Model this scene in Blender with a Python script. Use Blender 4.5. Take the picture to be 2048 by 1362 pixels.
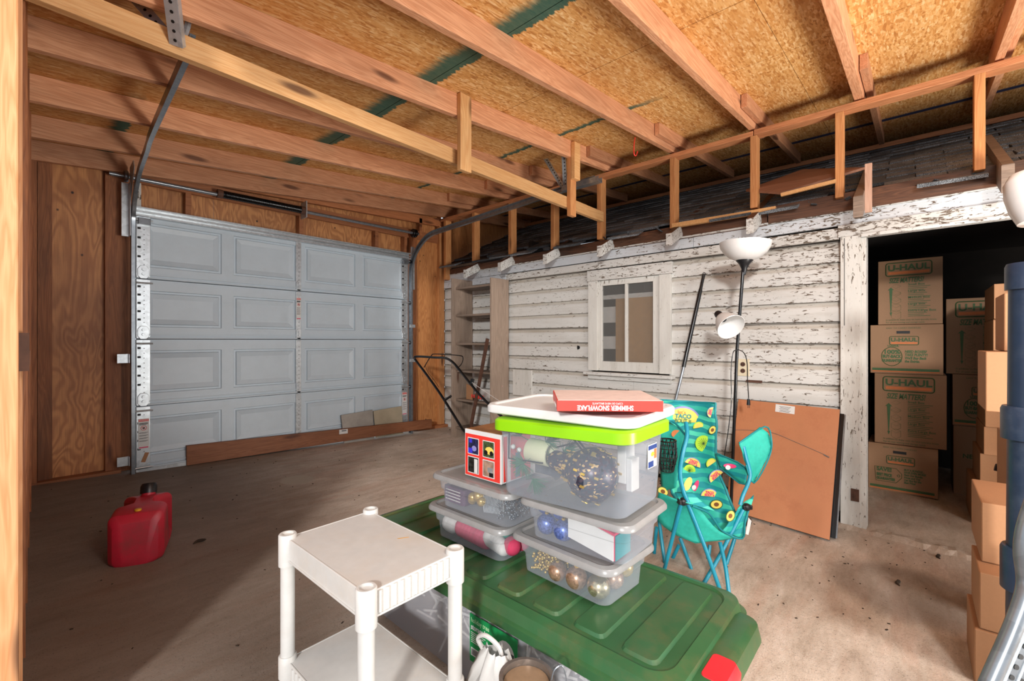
import bpy, bmesh, math, random
from mathutils import Vector, Matrix, Euler
for o in list(bpy.data.objects): bpy.data.objects.remove(o)
S = bpy.context.scene; C = S.collection
random.seed(7)
PI = math.pi
# ------------------------------------------------------------------ camera, world, lights, exposure
F_PX = 900.0; ANG = math.atan2(806, 900); CA, SA = math.cos(ANG), math.sin(ANG); H = 1.10
cam_d = bpy.data.cameras.new('camera'); cam = bpy.data.objects.new('camera', cam_d); C.objects.link(cam); S.camera = cam
cam_d.sensor_width = 36; cam_d.lens = F_PX / 2048 * 36; cam_d.clip_start = .02; cam_d.clip_end = 100
Rv = Vector((SA, -CA, 0)); Uv = Vector((0, 0, 1)); Vv = Vector((CA, SA, 0))
cam.matrix_world = Matrix(((Rv.x, Uv.x, -Vv.x, 0), (Rv.y, Uv.y, -Vv.y, 0), (Rv.z, Uv.z, -Vv.z, H), (0, 0, 0, 1)))
W = bpy.data.worlds.new('world'); S.world = W; W.use_nodes = True
W.node_tree.nodes['Background'].inputs[0].default_value = (.80, .90, 1.0, 1)
W.node_tree.nodes['Background'].inputs[1].default_value = .82
def lamp(name, loc, target, size, power, col=(1, 1, 1)):
    l = bpy.data.lights.new(name, 'AREA'); l.shape = 'DISK'; l.size = size; l.energy = power; l.color = col
    o = bpy.data.objects.new(name, l); C.objects.link(o); o.location = loc
    o.rotation_euler = (Vector(target) - Vector(loc)).to_track_quat('-Z', 'Y').to_euler(); return o
lamp('photo_flash', (-4.2, -2.3, 2.9), (2.6, 1.6, 1.2), .55, 350, (1, .975, .945))
lamp('ceiling_bounce_fill', (.75, -.75, 2.3), (2.3, .9, 0), .9, 26, (1, .97, .94))  # unseen fill lamp, added in place of light bounced off the ceiling
lamp('ceiling_fill', (2.0, -2.2, .5), (2.6, -.4, 2.6), 1.2, 125, (1, .95, .88))  # unseen fill lamp aimed upwards, added to brighten the ceiling
S.view_settings.view_transform = 'Standard'; S.view_settings.look = 'None'
S.view_settings.gamma = 1; S.view_settings.exposure = .40; S.view_settings.use_curve_mapping = False
# ------------------------------------------------------------------ measuring helpers (a pixel of the photo plus a real distance gives a point)
def ray(x, y):
    u = (x-1024)/F_PX; return Vector((CA+u*SA, SA-u*CA, (681-y)/F_PX))
def U(x, y, d): return Vector((0, 0, H)) + ray(x, y)*d
def AX(x, y, X0): r = ray(x, y); return Vector((0, 0, H)) + r*(X0/r.x)
def AY(x, y, Y0): r = ray(x, y); return Vector((0, 0, H)) + r*(Y0/r.y)
def fz(X, Y): return -.022-.033*X+.032*Y
# ------------------------------------------------------------------ mesh builder
def lin(h):
    h = h.lstrip('#'); r = []
    for i in (0, 2, 4):
        c = int(h[i:i+2], 16)/255; r.append(c/12.92 if c < .04045 else ((c+.055)/1.055)**2.4)
    return tuple(r)+(1,)
class MB:
    def __init__(s): s.v = []; s.f = []; s.m = []
    def add(s, vs, fs, mi=0):
        b = len(s.v); s.v += [Vector(v) for v in vs]; s.f += [tuple(b+i for i in f) for f in fs]; s.m += [mi]*len(fs); return s
    def box(s, lo, hi, mi=0):
        x0, y0, z0 = lo; x1, y1, z1 = hi
        return s.add([(x0,y0,z0),(x1,y0,z0),(x1,y1,z0),(x0,y1,z0),(x0,y0,z1),(x1,y0,z1),(x1,y1,z1),(x0,y1,z1)],
              [(0,3,2,1),(4,5,6,7),(0,1,5,4),(1,2,6,5),(2,3,7,6),(3,0,4,7)], mi)
    def obox(s, c, size, M, mi=0):   # box centred at c, axes from 3x3 M
        a, b, d = [q/2 for q in size]; c = Vector(c)
        vs = [c+M@Vector((i*a, j*b, k*d)) for i, j, k in ((-1,-1,-1),(1,-1,-1),(1,1,-1),(-1,1,-1),(-1,-1,1),(1,-1,1),(1,1,1),(-1,1,1))]
        return s.add(vs, [(0,3,2,1),(4,5,6,7),(0,1,5,4),(1,2,6,5),(2,3,7,6),(3,0,4,7)], mi)
    def bar(s, a, b, w, h, up=(0,0,1), mi=0):   # rectangular bar between two points
        a, b = Vector(a), Vector(b); d = (b-a); L = d.length; d.normalize()
        x = d.cross(Vector(up)).normalized(); z = x.cross(d)
        M = Matrix((x, d, z)).transposed()
        return s.obox((a+b)/2, (w, L, h), M, mi)
    def prism(s, poly, n, mi=0):     # planar polygon extruded by vector n
        n = Vector(n); k = len(poly); P = [Vector(p) for p in poly]
        return s.add(P+[p+n for p in P], [tuple(range(k))[::-1], tuple(range(k, 2*k))]+[(i, (i+1) % k, k+(i+1) % k, k+i) for i in range(k)], mi)
    def tube(s, pts, r, n=8, mi=0, close=False, caps=True):
        P = [Vector(p) for p in pts]; m = len(P); rs = r if isinstance(r, (list, tuple)) else [r]*m
        vs = []; prev = None
        for i in range(m):
            if close: t = P[(i+1) % m]-P[i-1]
            else: t = P[min(i+1, m-1)]-P[max(i-1, 0)]
            t.normalize()
            if prev is None:
                a = Vector((0, 0, 1)) if abs(t.z) < .9 else Vector((1, 0, 0)); x = t.cross(a).normalized()
            else: x = (prev-t*prev.dot(t)).normalized()
            prev = x; y = t.cross(x)
            for k in range(n):
                q = 2*PI*k/n; vs.append(P[i]+(x*math.cos(q)+y*math.sin(q))*rs[i])
        fs = []
        for i in range(m if close else m-1):
            j = (i+1) % m
            for k in range(n): fs.append((i*n+k, i*n+(k+1) % n, j*n+(k+1) % n, j*n+k))
        if caps and not close: fs += [tuple(range(n))[::-1], tuple(range((m-1)*n, m*n))]
        return s.add(vs, fs, mi)
    def cyl(s, a, b, r, r2=None, n=16, mi=0): return s.tube([a, b], [r, r if r2 is None else r2], n, mi)
    def lathe(s, prof, c, axis=(0,0,1), n=24, mi=0):   # prof list of (r, h)
        ax = Vector(axis).normalized(); a = Vector((1,0,0)) if abs(ax.x) < .9 else Vector((0,1,0)); x = ax.cross(a).normalized(); y = ax.cross(x); c = Vector(c)
        vs = []; m = len(prof)
        for r, h in prof:
            for k in range(n): q = 2*PI*k/n; vs.append(c+ax*h+(x*math.cos(q)+y*math.sin(q))*max(r, 1e-4))
        fs = [(i*n+k, i*n+(k+1) % n, (i+1)*n+(k+1) % n, (i+1)*n+k) for i in range(m-1) for k in range(n)]
        return s.add(vs, fs, mi)
    def sphere(s, c, r, n=14, m=9, sc=(1,1,1), mi=0):
        prof = [(r*math.sin(PI*i/m), -r*math.cos(PI*i/m)) for i in range(m+1)]
        b = len(s.v); s.lathe(prof, (0,0,0), n=n, mi=mi)
        for i in range(b, len(s.v)): v = s.v[i]; s.v[i] = Vector((v.x*sc[0], v.y*sc[1], v.z*sc[2]))+Vector(c)
        return s
    def loft(s, levels, c, yaw=0, seg=5, cap0=True, cap1=True, tilt=(0,0), mi=0):   # rounded rectangles (w, d, r, z)
        vs = []; k = 4*(seg+1); cy, sy = math.cos(yaw), math.sin(yaw)
        for w, d, r, z in levels:
            for q, (sx, s_y) in enumerate(((1,1),(-1,1),(-1,-1),(1,-1))):
                for i in range(seg+1):
                    t = q*PI/2+i*PI/2/seg; x = sx*(w/2-r)+r*math.cos(t); y = s_y*(d/2-r)+r*math.sin(t)
                    vs.append((c[0]+x*cy-y*sy, c[1]+x*sy+y*cy, c[2]+z+tilt[0]*x+tilt[1]*y))
        m = len(levels); fs = [(i*k+j, i*k+(j+1) % k, (i+1)*k+(j+1) % k, (i+1)*k+j) for i in range(m-1) for j in range(k)]
        if cap0: fs.append(tuple(range(k))[::-1])
        if cap1: fs.append(tuple(range((m-1)*k, m*k)))
        return s.add(vs, fs, mi)
    def grid(s, rows, mi=0):          # rows of points
        n = len(rows[0]); vs = [p for r in rows for p in r]
        return s.add(vs, [(i*n+j, i*n+j+1, (i+1)*n+j+1, (i+1)*n+j) for i in range(len(rows)-1) for j in range(n-1)], mi)
    def build(s, name, mats, parent=None, smooth=None, bevel=0, solid=0, fix=True, origin=None):
        if not isinstance(mats, (list, tuple)): mats = [mats]
        lo = Vector([min(v[i] for v in s.v) for i in range(3)]); hi = Vector([max(v[i] for v in s.v) for i in range(3)])
        og = Vector(origin) if origin is not None else Vector(((lo.x+hi.x)/2, (lo.y+hi.y)/2, lo.z))
        me = bpy.data.meshes.new(name); me.from_pydata([v-og for v in s.v], [], s.f)
        for m in mats: me.materials.append(m)
        if len(mats) > 1:
            for p, i in zip(me.polygons, s.m): p.material_index = i
        if fix:
            b = bmesh.new(); b.from_mesh(me); bmesh.ops.recalc_face_normals(b, faces=b.faces); b.to_mesh(me); b.free()
        if smooth is not None:
            me.polygons.foreach_set('use_smooth', [True]*len(me.polygons)); me.set_sharp_from_angle(angle=math.radians(smooth))
        o = bpy.data.objects.new(name, me); C.objects.link(o); o.location = og
        if parent is not None: o.parent = parent; o.location = og-wl(parent)
        if solid: md = o.modifiers.new('solid', 'SOLIDIFY'); md.thickness = solid; md.offset = 0
        if bevel: md = o.modifiers.new('bevel', 'BEVEL'); md.width = bevel; md.segments = 2; md.limit_method = 'ANGLE'
        return o
def wl(o):
    l = Vector(o.location); p = o.parent
    while p: l += Vector(p.location); p = p.parent
    return l
def tag(o, label=None, cat=None, group=None, kind=None):
    if label: o['label'] = label
    if cat: o['category'] = cat
    if group: o['group'] = group
    if kind: o['kind'] = kind
    return o
def thing(name, label, cat, loc=(0,0,0), group=None, kind=None):
    o = bpy.data.objects.new(name, None); C.objects.link(o); o.location = loc; o.empty_display_size = .05
    return tag(o, label, cat, group, kind)
def text(s, size, pos, right, up, m, parent, name='lettering', ext=.0004, align='LEFT', xs=1.0, bold=0, shear=0, flat=None):
    cu = bpy.data.curves.new('t', 'FONT'); cu.body = s; cu.size = size; cu.extrude = ext; cu.align_x = align; cu.align_y = 'CENTER'; cu.offset = bold; cu.shear = shear; cu.resolution_u = 3
    ob = bpy.data.objects.new('t', cu); me = bpy.data.meshes.new_from_object(ob); bpy.data.objects.remove(ob)
    r = Vector(right).normalized(); u = Vector(up).normalized(); n = r.cross(u)
    M = Matrix((r*xs, u, n)).transposed().to_4x4(); me.transform(M); me.materials.append(m)
    o = bpy.data.objects.new(name, me); C.objects.link(o); pos = Vector(pos)
    if parent is not None: o.parent = parent; o.location = pos-wl(parent)
    else: o.location = pos
    return o
def arc(c, r, a0, a1, n, x, y):
    c, x, y = Vector(c), Vector(x), Vector(y); return [c+(x*math.cos(a0+(a1-a0)*i/n)+y*math.sin(a0+(a1-a0)*i/n))*r for i in range(n+1)]
def smooth_path(P, n=6):
    P = [Vector(p) for p in P]; out = []
    for i in range(len(P)-1):
        p0, p1, p2, p3 = P[max(i-1,0)], P[i], P[i+1], P[min(i+2, len(P)-1)]
        for k in range(n):
            t = k/n; out.append(.5*((2*p1)+(p2-p0)*t+(2*p0-5*p1+4*p2-p3)*t*t+(3*p1-p0-3*p2+p3)*t**3))
    return out+[P[-1]]
# ------------------------------------------------------------------ materials
class NT:
    def __init__(s, name):
        s.mat = bpy.data.materials.new(name); s.mat.use_nodes = True; s.t = s.mat.node_tree; s.b = s.t.nodes['Principled BSDF']
    def n(s, ty, **k):
        nd = s.t.nodes.new(ty)
        for a, v in k.items():
            if a.startswith('i_'):
                key = a[2:].replace('_', ' '); nd.inputs[int(key) if key.isdigit() else key].default_value = v
            else: setattr(nd, a, v)
        return nd
    def l(s, a, b): s.t.links.new(a, b)
    def pos(s, scale=(1,1,1), rnd=False, rot=(0,0,0)):
        g = s.n('ShaderNodeNewGeometry'); out = g.outputs['Position']
        if rnd:
            oi = s.n('ShaderNodeObjectInfo'); mu = s.n('ShaderNodeVectorMath', operation='MULTIPLY_ADD'); s.l(oi.outputs['Random'], mu.inputs[0]); mu.inputs[1].default_value = (37, 53, 71); s.l(out, mu.inputs[2]); out = mu.outputs[0]
        mp = s.n('ShaderNodeMapping'); mp.inputs['Scale'].default_value = scale; mp.inputs['Rotation'].default_value = rot; s.l(out, mp.inputs[0]); return mp.outputs[0]
    def noise(s, v, sc, det=3, rough=.5, dist=0):
        n = s.n('ShaderNodeTexNoise', i_Scale=sc, i_Detail=det, i_Roughness=rough, i_Distortion=dist); s.l(v, n.inputs['Vector']); return n.outputs['Fac']
    def ramp(s, f, stops, interp='LINEAR'):
        r = s.n('ShaderNodeValToRGB'); s.l(f, r.inputs[0]); e = r.color_ramp.elements; r.color_ramp.interpolation = interp
        while len(e) < len(stops): e.new(.5)
        for k, (p, c) in enumerate(stops): e[k].position = p; e[k].color = c if len(c) == 4 else tuple(c)+(1,)
        return r.outputs[0]
    def mix(s, f, a, b, mode='MIX'):
        m = s.n('ShaderNodeMix', data_type='RGBA', blend_type=mode)
        for x, i in ((f, 0), (a, 6), (b, 7)):
            if isinstance(x, (int, float)): m.inputs[i].default_value = x
            elif isinstance(x, tuple): m.inputs[i].default_value = x
            else: s.l(x, m.inputs[i])
        return m.outputs[2]
    def math(s, op, a, b=0.0, c=None, clamp=False):
        m = s.n('ShaderNodeMath', operation=op, use_clamp=clamp)
        for i, x in enumerate((a, b, c)):
            if x is None: continue
            if isinstance(x, (int, float)): m.inputs[i].default_value = x
            else: s.l(x, m.inputs[i])
        return m.outputs[0]
    def step(s, f, lo, hi): 
        m = s.n('ShaderNodeMapRange', interpolation_type='SMOOTHSTEP'); s.l(f, m.inputs[0]); m.inputs[1].default_value = lo; m.inputs[2].default_value = hi; return m.outputs[0]
    def xyz(s, v=None):
        x = s.n('ShaderNodeSeparateXYZ')
        if v is None: v = s.n('ShaderNodeNewGeometry').outputs['Position']
        s.l(v, x.inputs[0]); return x.outputs
    def bump(s, h, st=.3, d=.002):
        b = s.n('ShaderNodeBump', i_Strength=st, i_Distance=d); s.l(h, b.inputs['Height']); s.l(b.outputs[0], s.b.inputs['Normal'])
    def fin(s, col, rough=.6, metal=0, spec=None):
        if isinstance(col, tuple): s.b.inputs['Base Color'].default_value = col
        else: s.l(col, s.b.inputs['Base Color'])
        if isinstance(rough, (int, float)): s.b.inputs['Roughness'].default_value = rough
        else: s.l(rough, s.b.inputs['Roughness'])
        s.b.inputs['Metallic'].default_value = metal
        if spec is not None: s.b.inputs['Specular IOR Level'].default_value = spec
        return s.mat
def plain(name, hexc, rough=.5, metal=0, var=.12, sc=25, bump=0, alpha=None, dirt=None, spec=None):
    t = NT(name); c = lin(hexc); v = t.pos(rnd=True); f = t.noise(v, sc, 4, .6)
    dark = tuple(q*(1-var*2) for q in c[:3])+(1,); lite = tuple(min(1, q*(1+var)) for q in c[:3])+(1,)
    col = t.ramp(f, [(.3, dark), (.7, lite)])
    if dirt: col = t.mix(t.math('MULTIPLY', t.step(t.noise(v, 6, 6, .7), .45, .75), dirt[1]), col, lin(dirt[0]))
    if bump: t.bump(f, bump, .002)
    if alpha is not None: t.b.inputs['Alpha'].default_value = alpha
    return t.fin(col, rough, metal, spec)
def wood(name, c1, c2, axis='X', dens=1.0, grey=None, knots=True, wear=.25, rough=.62):
    t = NT(name); k = {'X': (.6, 9, 9), 'Y': (9, .6, 9), 'Z': (9, 9, .6)}[axis]
    v = t.pos(tuple(q*dens for q in k), rnd=True)
    f1 = t.noise(v, 2.2, 3, .55, .6); ring = t.math('PINGPONG', t.math('MULTIPLY', f1, 9.0), .5); ring = t.math('MULTIPLY', ring, 2.0)
    k2 = {'X': (4, 160, 160), 'Y': (160, 4, 160), 'Z': (160, 160, 4)}[axis]
    fine = t.noise(t.pos(k2, rnd=True), 1.0, 2, .6)
    col = t.mix(t.math('MULTIPLY', ring, .65), lin(c1), lin(c2))
    col = t.mix(t.math('MULTIPLY', t.step(fine, .45, .75), .22), col, tuple(q*.6 for q in lin(c2)[:3])+(1,))
    big = t.noise(t.pos({'X': (.7, 3, 3), 'Y': (3, .7, 3), 'Z': (3, 3, .7)}[axis], rnd=True), 1.3, 4, .6)
    col = t.mix(t.math('MULTIPLY', t.step(big, .42, .72), wear), col, lin(grey or '5a3826'))
    oi = t.n('ShaderNodeObjectInfo'); hs = t.n('ShaderNodeHueSaturation'); t.l(col, hs.inputs['Color']); t.l(t.math('MULTIPLY_ADD', oi.outputs['Random'], .3, .85), hs.inputs['Value']); col = hs.outputs[0]
    if knots:
        kv = {'X': (1.6, 7, 7), 'Y': (7, 1.6, 7), 'Z': (7, 7, 1.6)}[axis]; w = t.n('ShaderNodeTexVoronoi', i_Scale=1.0); t.l(t.pos(kv, rnd=True), w.inputs['Vector'])
        kn = t.step(w.outputs['Distance'], .19, .07); col = t.mix(t.math('MULTIPLY', kn, .8), col, lin('4a2412'))
    t.bump(t.math('ADD', fine, ring), .25, .0015)
    return t.fin(col, rough)
def plywood(name, c1, c2, c3, sc=(1.7, 1.7, .42)):
    t = NT(name); v = t.pos(sc, rnd=False); f = t.noise(v, 2.2, 3, .62, .5)
    r = t.math('PINGPONG', t.math('MULTIPLY', f, 15.0), .5); r = t.math('MULTIPLY', r, 2.0)
    col = t.mix(t.math('MULTIPLY', t.step(r, .1, .9), .7), lin(c1), lin(c2))
    fine = t.noise(t.pos((120, 120, 5)), 1, 2, .6); col = t.mix(t.math('MULTIPLY', t.step(fine, .45, .75), .4), col, lin(c3))
    big = t.noise(t.pos((1.2, 1.2, .8)), 1.6, 5, .6); col = t.mix(t.math('MULTIPLY', t.step(big, .45, .75), .5), col, lin(c3))
    w = t.n('ShaderNodeTexVoronoi', i_Scale=6.0); t.l(t.pos((1, 1, .8)), w.inputs['Vector']); col = t.mix(t.step(w.outputs['Distance'], .07, .03), col, lin('2a140c'))
    t.bump(r, .2, .002); return t.fin(col, .55)
def osb():
    t = NT('osb_sheathing'); cols = []
    def flake(rot, sc):
        w = t.n('ShaderNodeTexVoronoi', i_Scale=1.0, i_Randomness=1.0); t.l(t.pos(sc, rot=(0, 0, rot)), w.inputs['Vector']); x = t.n('ShaderNodeSeparateColor'); t.l(w.outputs['Color'], x.inputs[0]); return x.outputs[0]
    a, b, c = flake(.15, (16, 110, 40)), flake(-.35, (18, 120, 40)), flake(.6, (18, 100, 40))
    sel = t.noise(t.pos(), 22, 2, .5); m = t.mix(t.step(sel, .42, .58), a, b); m = t.mix(t.step(t.noise(t.pos(), 17, 2), .52, .62), m, c)
    col = t.ramp(m, [(0, lin('b4783a')), (.3, lin('d69c56')), (.7, lin('e8b674')), (1, lin('f8d49c'))])
    fine = t.noise(t.pos((30, 160, 60), rot=(0,0,.4)), 1, 3, .6); col = t.mix(t.math('MULTIPLY', t.step(fine, .52, .75), .4), col, lin('8a5024'))
    x = t.xyz(); big = t.noise(t.pos(), .9, 3); col = t.mix(t.math('MULTIPLY', t.step(big, .35, .7), .35), col, lin('b8702e'))
    col = t.mix(t.math('MULTIPLY', t.step(x[0], 2.2, .3), .4), col, lin('a4602a'))   # redder and darker towards the outer wall
    jit = t.noise(t.pos((2, 30, 1)), 1, 3, .7)
    for x0, w_, soft, y0, y1 in ((1.63, .05, .09, -2, 9), (2.92, .018, .04, 1.2, 9), (.5, .03, .06, 3.2, 9)):
        d = t.math('SUBTRACT', x[0], x0); dj = t.math('ADD', d, t.math('MULTIPLY', t.math('SUBTRACT', jit, .5), .10))
        m1 = t.math('MULTIPLY', t.step(dj, w_, w_-.012), t.step(dj, -w_-soft, -w_))
        m1 = t.math('MULTIPLY', m1, t.step(x[1], y0, y0+.3)); col = t.mix(t.math('MULTIPLY', m1, .93), col, lin('0c5a50'))
    d = t.math('ABSOLUTE', t.math('SUBTRACT', x[0], 4.78)); col = t.mix(t.step(d, .05, .02), col, lin('26355c'))
    t.bump(m, .25, .002); return t.fin(col, .7)
def peel(name, base='cecdc9', amt=.0, axis='Y', course=False):
    """old white paint, flaking to grey-brown wood: worst near the top of the wall and along the laps"""
    t = NT(name); st = (70, 20, 75) if axis == 'Y' else (70, 75, 20)
    x = t.xyz(); n1 = t.noise(t.pos(st), 1.0, 4, .65, .8)
    zone = t.noise(t.pos((3, 1.3, 2.6)), 1.0, 4, .6)
    top = t.math('MULTIPLY', t.step(x[2], 1.45, 1.85), .07); right = t.math('MULTIPLY', t.step(x[1], 1.9, .3), .035)
    sc = t.math('ADD', t.math('ADD', t.math('ADD', n1, t.math('MULTIPLY', zone, .30)), t.math('ADD', top, right)), amt)
    wv = t.noise(t.pos((40, 6, 200) if axis == 'Y' else (40, 200, 6)), 1, 3, .6)
    wcol = t.mix(wv, lin('3a3029'), lin('80705f'))
    dirtn = t.noise(t.pos((6, 1.2, 9) if axis == 'Y' else (6, 9, 1.2)), 1.5, 5, .65)
    pc = t.mix(t.math('MULTIPLY', t.step(dirtn, .45, .75), .30), lin(base), lin('9a9284'))
    fine = t.noise(t.pos((50, 14, 120) if axis == 'Y' else (50, 120, 14)), 1, 4, .7); pc = t.mix(t.math('MULTIPLY', t.step(fine, .52, .8), .22), pc, lin('8a8276'))
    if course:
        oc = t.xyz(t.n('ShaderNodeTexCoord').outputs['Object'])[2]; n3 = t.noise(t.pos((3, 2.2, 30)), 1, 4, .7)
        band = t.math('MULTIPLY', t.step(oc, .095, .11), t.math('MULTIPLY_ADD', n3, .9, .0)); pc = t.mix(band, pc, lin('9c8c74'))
        lap_shade = t.step(oc, .128, .136); pc = t.mix(t.math('MULTIPLY', lap_shade, .6), pc, lin('3a3026'))  # dark lap line: shadow under the board above, painted into the colour
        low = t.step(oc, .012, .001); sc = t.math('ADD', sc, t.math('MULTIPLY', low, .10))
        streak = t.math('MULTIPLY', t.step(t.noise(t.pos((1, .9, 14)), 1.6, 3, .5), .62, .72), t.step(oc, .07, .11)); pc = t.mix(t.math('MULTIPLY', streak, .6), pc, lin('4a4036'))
    m = t.step(sc, .795, .81)
    col = t.mix(m, pc, wcol)
    t.bump(t.math('SUBTRACT', t.math('MULTIPLY', fine, .3), m), .6, .002)
    return t.fin(col, .6)
def concrete():
    t = NT('old_concrete'); x = t.xyz()
    st = t.noise(t.pos((2.0, 7, 1), rot=(0,0,-.25)), 1.5, 9, .80, .35); bl = t.noise(t.pos(), 1.3, 5, .6); fi = t.noise(t.pos(), 60, 5, .75); sp = t.noise(t.pos(), 190, 2, .5)
    col = t.ramp(st, [(.28, lin('9a8878')), (.45, lin('bfae9e')), (.56, lin('cdbdae')), (.72, lin('e2d4c8'))])
    col = t.mix(t.math('MULTIPLY', t.step(bl, .45, .66), .35), col, lin('80705f'))
    reddish = t.noise(t.pos((.8, 5, 1), rot=(0,0,-.25)), 1.5, 4, .6); col = t.mix(t.math('MULTIPLY', t.step(reddish, .5, .7), .3), col, lin('b98a72'))
    left = t.step(t.math('SUBTRACT', x[0], t.math('MULTIPLY', x[1], .15)), 1.6, .3); col = t.mix(t.math('MULTIPLY', left, .78), col, lin('54463a'))  # shade on the left side of the floor is painted into the colour
    col = t.mix(t.math('MULTIPLY', t.step(fi, .5, .68), .22), col, lin('5c4e44')); col = t.mix(t.math('MULTIPLY', t.step(sp, .63, .72), .6), col, lin('2c241f'))
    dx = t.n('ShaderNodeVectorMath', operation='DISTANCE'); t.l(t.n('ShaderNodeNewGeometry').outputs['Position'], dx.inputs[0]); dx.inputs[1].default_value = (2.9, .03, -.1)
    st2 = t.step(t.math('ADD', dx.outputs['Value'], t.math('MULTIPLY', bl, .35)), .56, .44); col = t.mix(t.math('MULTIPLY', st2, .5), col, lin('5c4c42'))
    d2 = t.n('ShaderNodeVectorMath', operation='DISTANCE'); t.l(t.n('ShaderNodeNewGeometry').outputs['Position'], d2.inputs[0]); d2.inputs[1].default_value = (1.46, 3.49, .04)
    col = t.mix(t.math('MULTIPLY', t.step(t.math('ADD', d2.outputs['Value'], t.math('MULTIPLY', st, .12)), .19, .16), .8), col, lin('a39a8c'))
    t.bump(t.math('ADD', fi, t.math('MULTIPLY', sp, .6)), .4, .003); return t.fin(col, t.math('MULTIPLY_ADD', bl, .3, .55))
def metal(name='galvanised', h='ccd2d6', r=.34):
    t = NT(name); w = t.n('ShaderNodeTexVoronoi', i_Scale=45.0); t.l(t.pos(), w.inputs['Vector']); x = t.n('ShaderNodeSeparateColor'); t.l(w.outputs['Color'], x.inputs[0])
    c = lin(h); col = t.mix(x.outputs[0], c, tuple(q*.78 for q in c[:3])+(1,)); return t.fin(col, r, .6)
def shingle():
    t = NT('asphalt_shingle'); g = t.noise(t.pos(), 260, 2, .6); b = t.noise(t.pos((2, 4, 2)), 1.4, 5, .65)
    oi = t.n('ShaderNodeObjectInfo'); base = t.mix(oi.outputs['Random'], lin('4c5258'), lin('a0a6ac'))
    col = t.mix(t.step(g, .4, .6), base, lin('34383c')); col = t.mix(t.math('MULTIPLY', t.step(b, .45, .65), .5), col, lin('2a2c30')); t.bump(g, .5, .002); return t.fin(col, .9)
def cardboard(name='cardboard', h='b0805a'):
    t = NT(name); f = t.noise(t.pos(), 90, 3, .6); c = lin(h); col = t.mix(t.math('MULTIPLY', f, .35), c, tuple(q*.62 for q in c[:3])+(1,)); b = t.noise(t.pos(), 3, 3); col = t.mix(t.math('MULTIPLY', t.step(b, .5, .8), .3), col, tuple(q*.7 for q in c[:3])+(1,)); return t.fin(col, .75)
M = {}
M['rafter'] = wood('rafter_wood', 'dca27a', 'b87850', 'X', wear=.3); M['beam'] = wood('beam_wood', 'e3b27a', 'cf9457', 'X', wear=.12, grey='a8713e')
M['studz'] = wood('stud_wood', 'd89a62', 'b87440', 'Z', wear=.2); M['platey'] = wood('plate_wood', 'c98a5e', 'a4663e', 'Y', wear=.3)
M['header'] = wood('header_wood', 'b8764a', '94562e', 'X', wear=.4); M['post'] = wood('post_wood', 'd8a070', 'c07c48', 'Z', wear=.15, grey='c07a48')
M['darkwood_z'] = wood('stained_stud', 'a8693e', '7c4626', 'Z', wear=.5, grey='3c2416'); M['oldwood_z'] = wood('old_grey_wood', '9a8676', '7c6a5c', 'Z', wear=.4, grey='58493e')
M['oldwood_x'] = wood('old_grey_wood_flat', '96826f', '75634f', 'X', wear=.4, grey='4a3e34'); M['oldwood_y'] = wood('old_shelf_wood', '8e7b6c', '6e5d50', 'Y', wear=.5, grey='44382f', knots=False)
M['blocking'] = wood('dark_blocking', '6b4630', '3c2418', 'Y', wear=.7, grey='1f1611'); M['floorboard'] = wood('red_brown_plank', '95603f', '7a4628', 'X', wear=.3, grey='4a2816')
M['ply'] = plywood('old_plywood', 'd09058', 'a4663a', '7c4828'); M['ply_r'] = plywood('newer_plywood', 'cc8c54', 'b0703e', '8c5028', (3, 3, .5))
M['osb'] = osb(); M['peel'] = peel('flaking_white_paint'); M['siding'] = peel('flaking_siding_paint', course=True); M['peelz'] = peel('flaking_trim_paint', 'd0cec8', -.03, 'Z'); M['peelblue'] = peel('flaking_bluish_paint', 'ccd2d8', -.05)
M['concrete'] = concrete(); M['galv'] = metal(); M['steel'] = metal('dark_steel', '8a9096', .28); M['shingle'] = shingle(); M['card'] = cardboard(); M['carddark'] = cardboard('old_cardboard', '947052')
M['doorwhite'] = plain('door_panel_white', 'c6d4de', .42, var=.02, sc=8, dirt=('a0a6a6', .10)); M['white'] = plain('white_plastic', 'c6c4c0', .35, var=.03, dirt=('c8b8a6', .35))
M['whiteclean'] = plain('clean_white', 'd8d8d6', .4, var=.02); M['black'] = plain('black_plastic', '16161a', .35, var=.1); M['blackmetal'] = plain('black_tube', '0e0f12', .25, var=.05)
M['greenlid'] = plain('green_lid_plastic', '33603a', .3, var=.10, sc=5, dirt=('64603e', .65)); M['redplastic'] = plain('red_latch', 'd82a34', .3, var=.04); M['can'] = plain('red_can_plastic', 'b81e34', .42, var=.08, sc=8, dirt=('6a3a34', .6))
M['lime'] = plain('lime_plastic', '8ccc10', .35, var=.05, sc=4); M['greylid'] = plain('grey_lid', '8f8e8d', .28, var=.05); M['blue'] = plain('blue_plastic', '26364c', .35, var=.06, dirt=('6a7482', .3))
M['teal'] = plain('teal_tube', '1788a0', .35, var=.04); M['fabric'] = plain('teal_fabric', '22a896', .7, var=.06, sc=60, bump=.2); M['fabricdark'] = plain('dark_teal_trim', '0b7f86', .6, var=.05); M['red'] = plain('red_print', 'e23c32', .4, var=.03)
M['kraftred'] = M['red']; M['orange'] = plain('orange_print', 'c8703c', .7, var=.05); M['inkgreen'] = plain('green_ink', '3c5a34', .7, var=.08); M['inkblue'] = plain('blue_ink', '1f3c7c', .5, var=.05)
M['hardboard'] = plain('brown_hardboard', 'b87850', .6, var=.08, sc=3, dirt=('96583a', .5)); M['porcelain'] = plain('frosted_glass', 'dad8d6', .25, var=.02)
M['gold'] = plain('gold_ornament', 'd8b868', .25, .6, .12, 60); M['rosegold'] = plain('rose_ornament', 'b8947a', .3, .5, .25, 110); M['blueball'] = plain('blue_ornament', '6b80c4', .3, .5, .3, 150)
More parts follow.
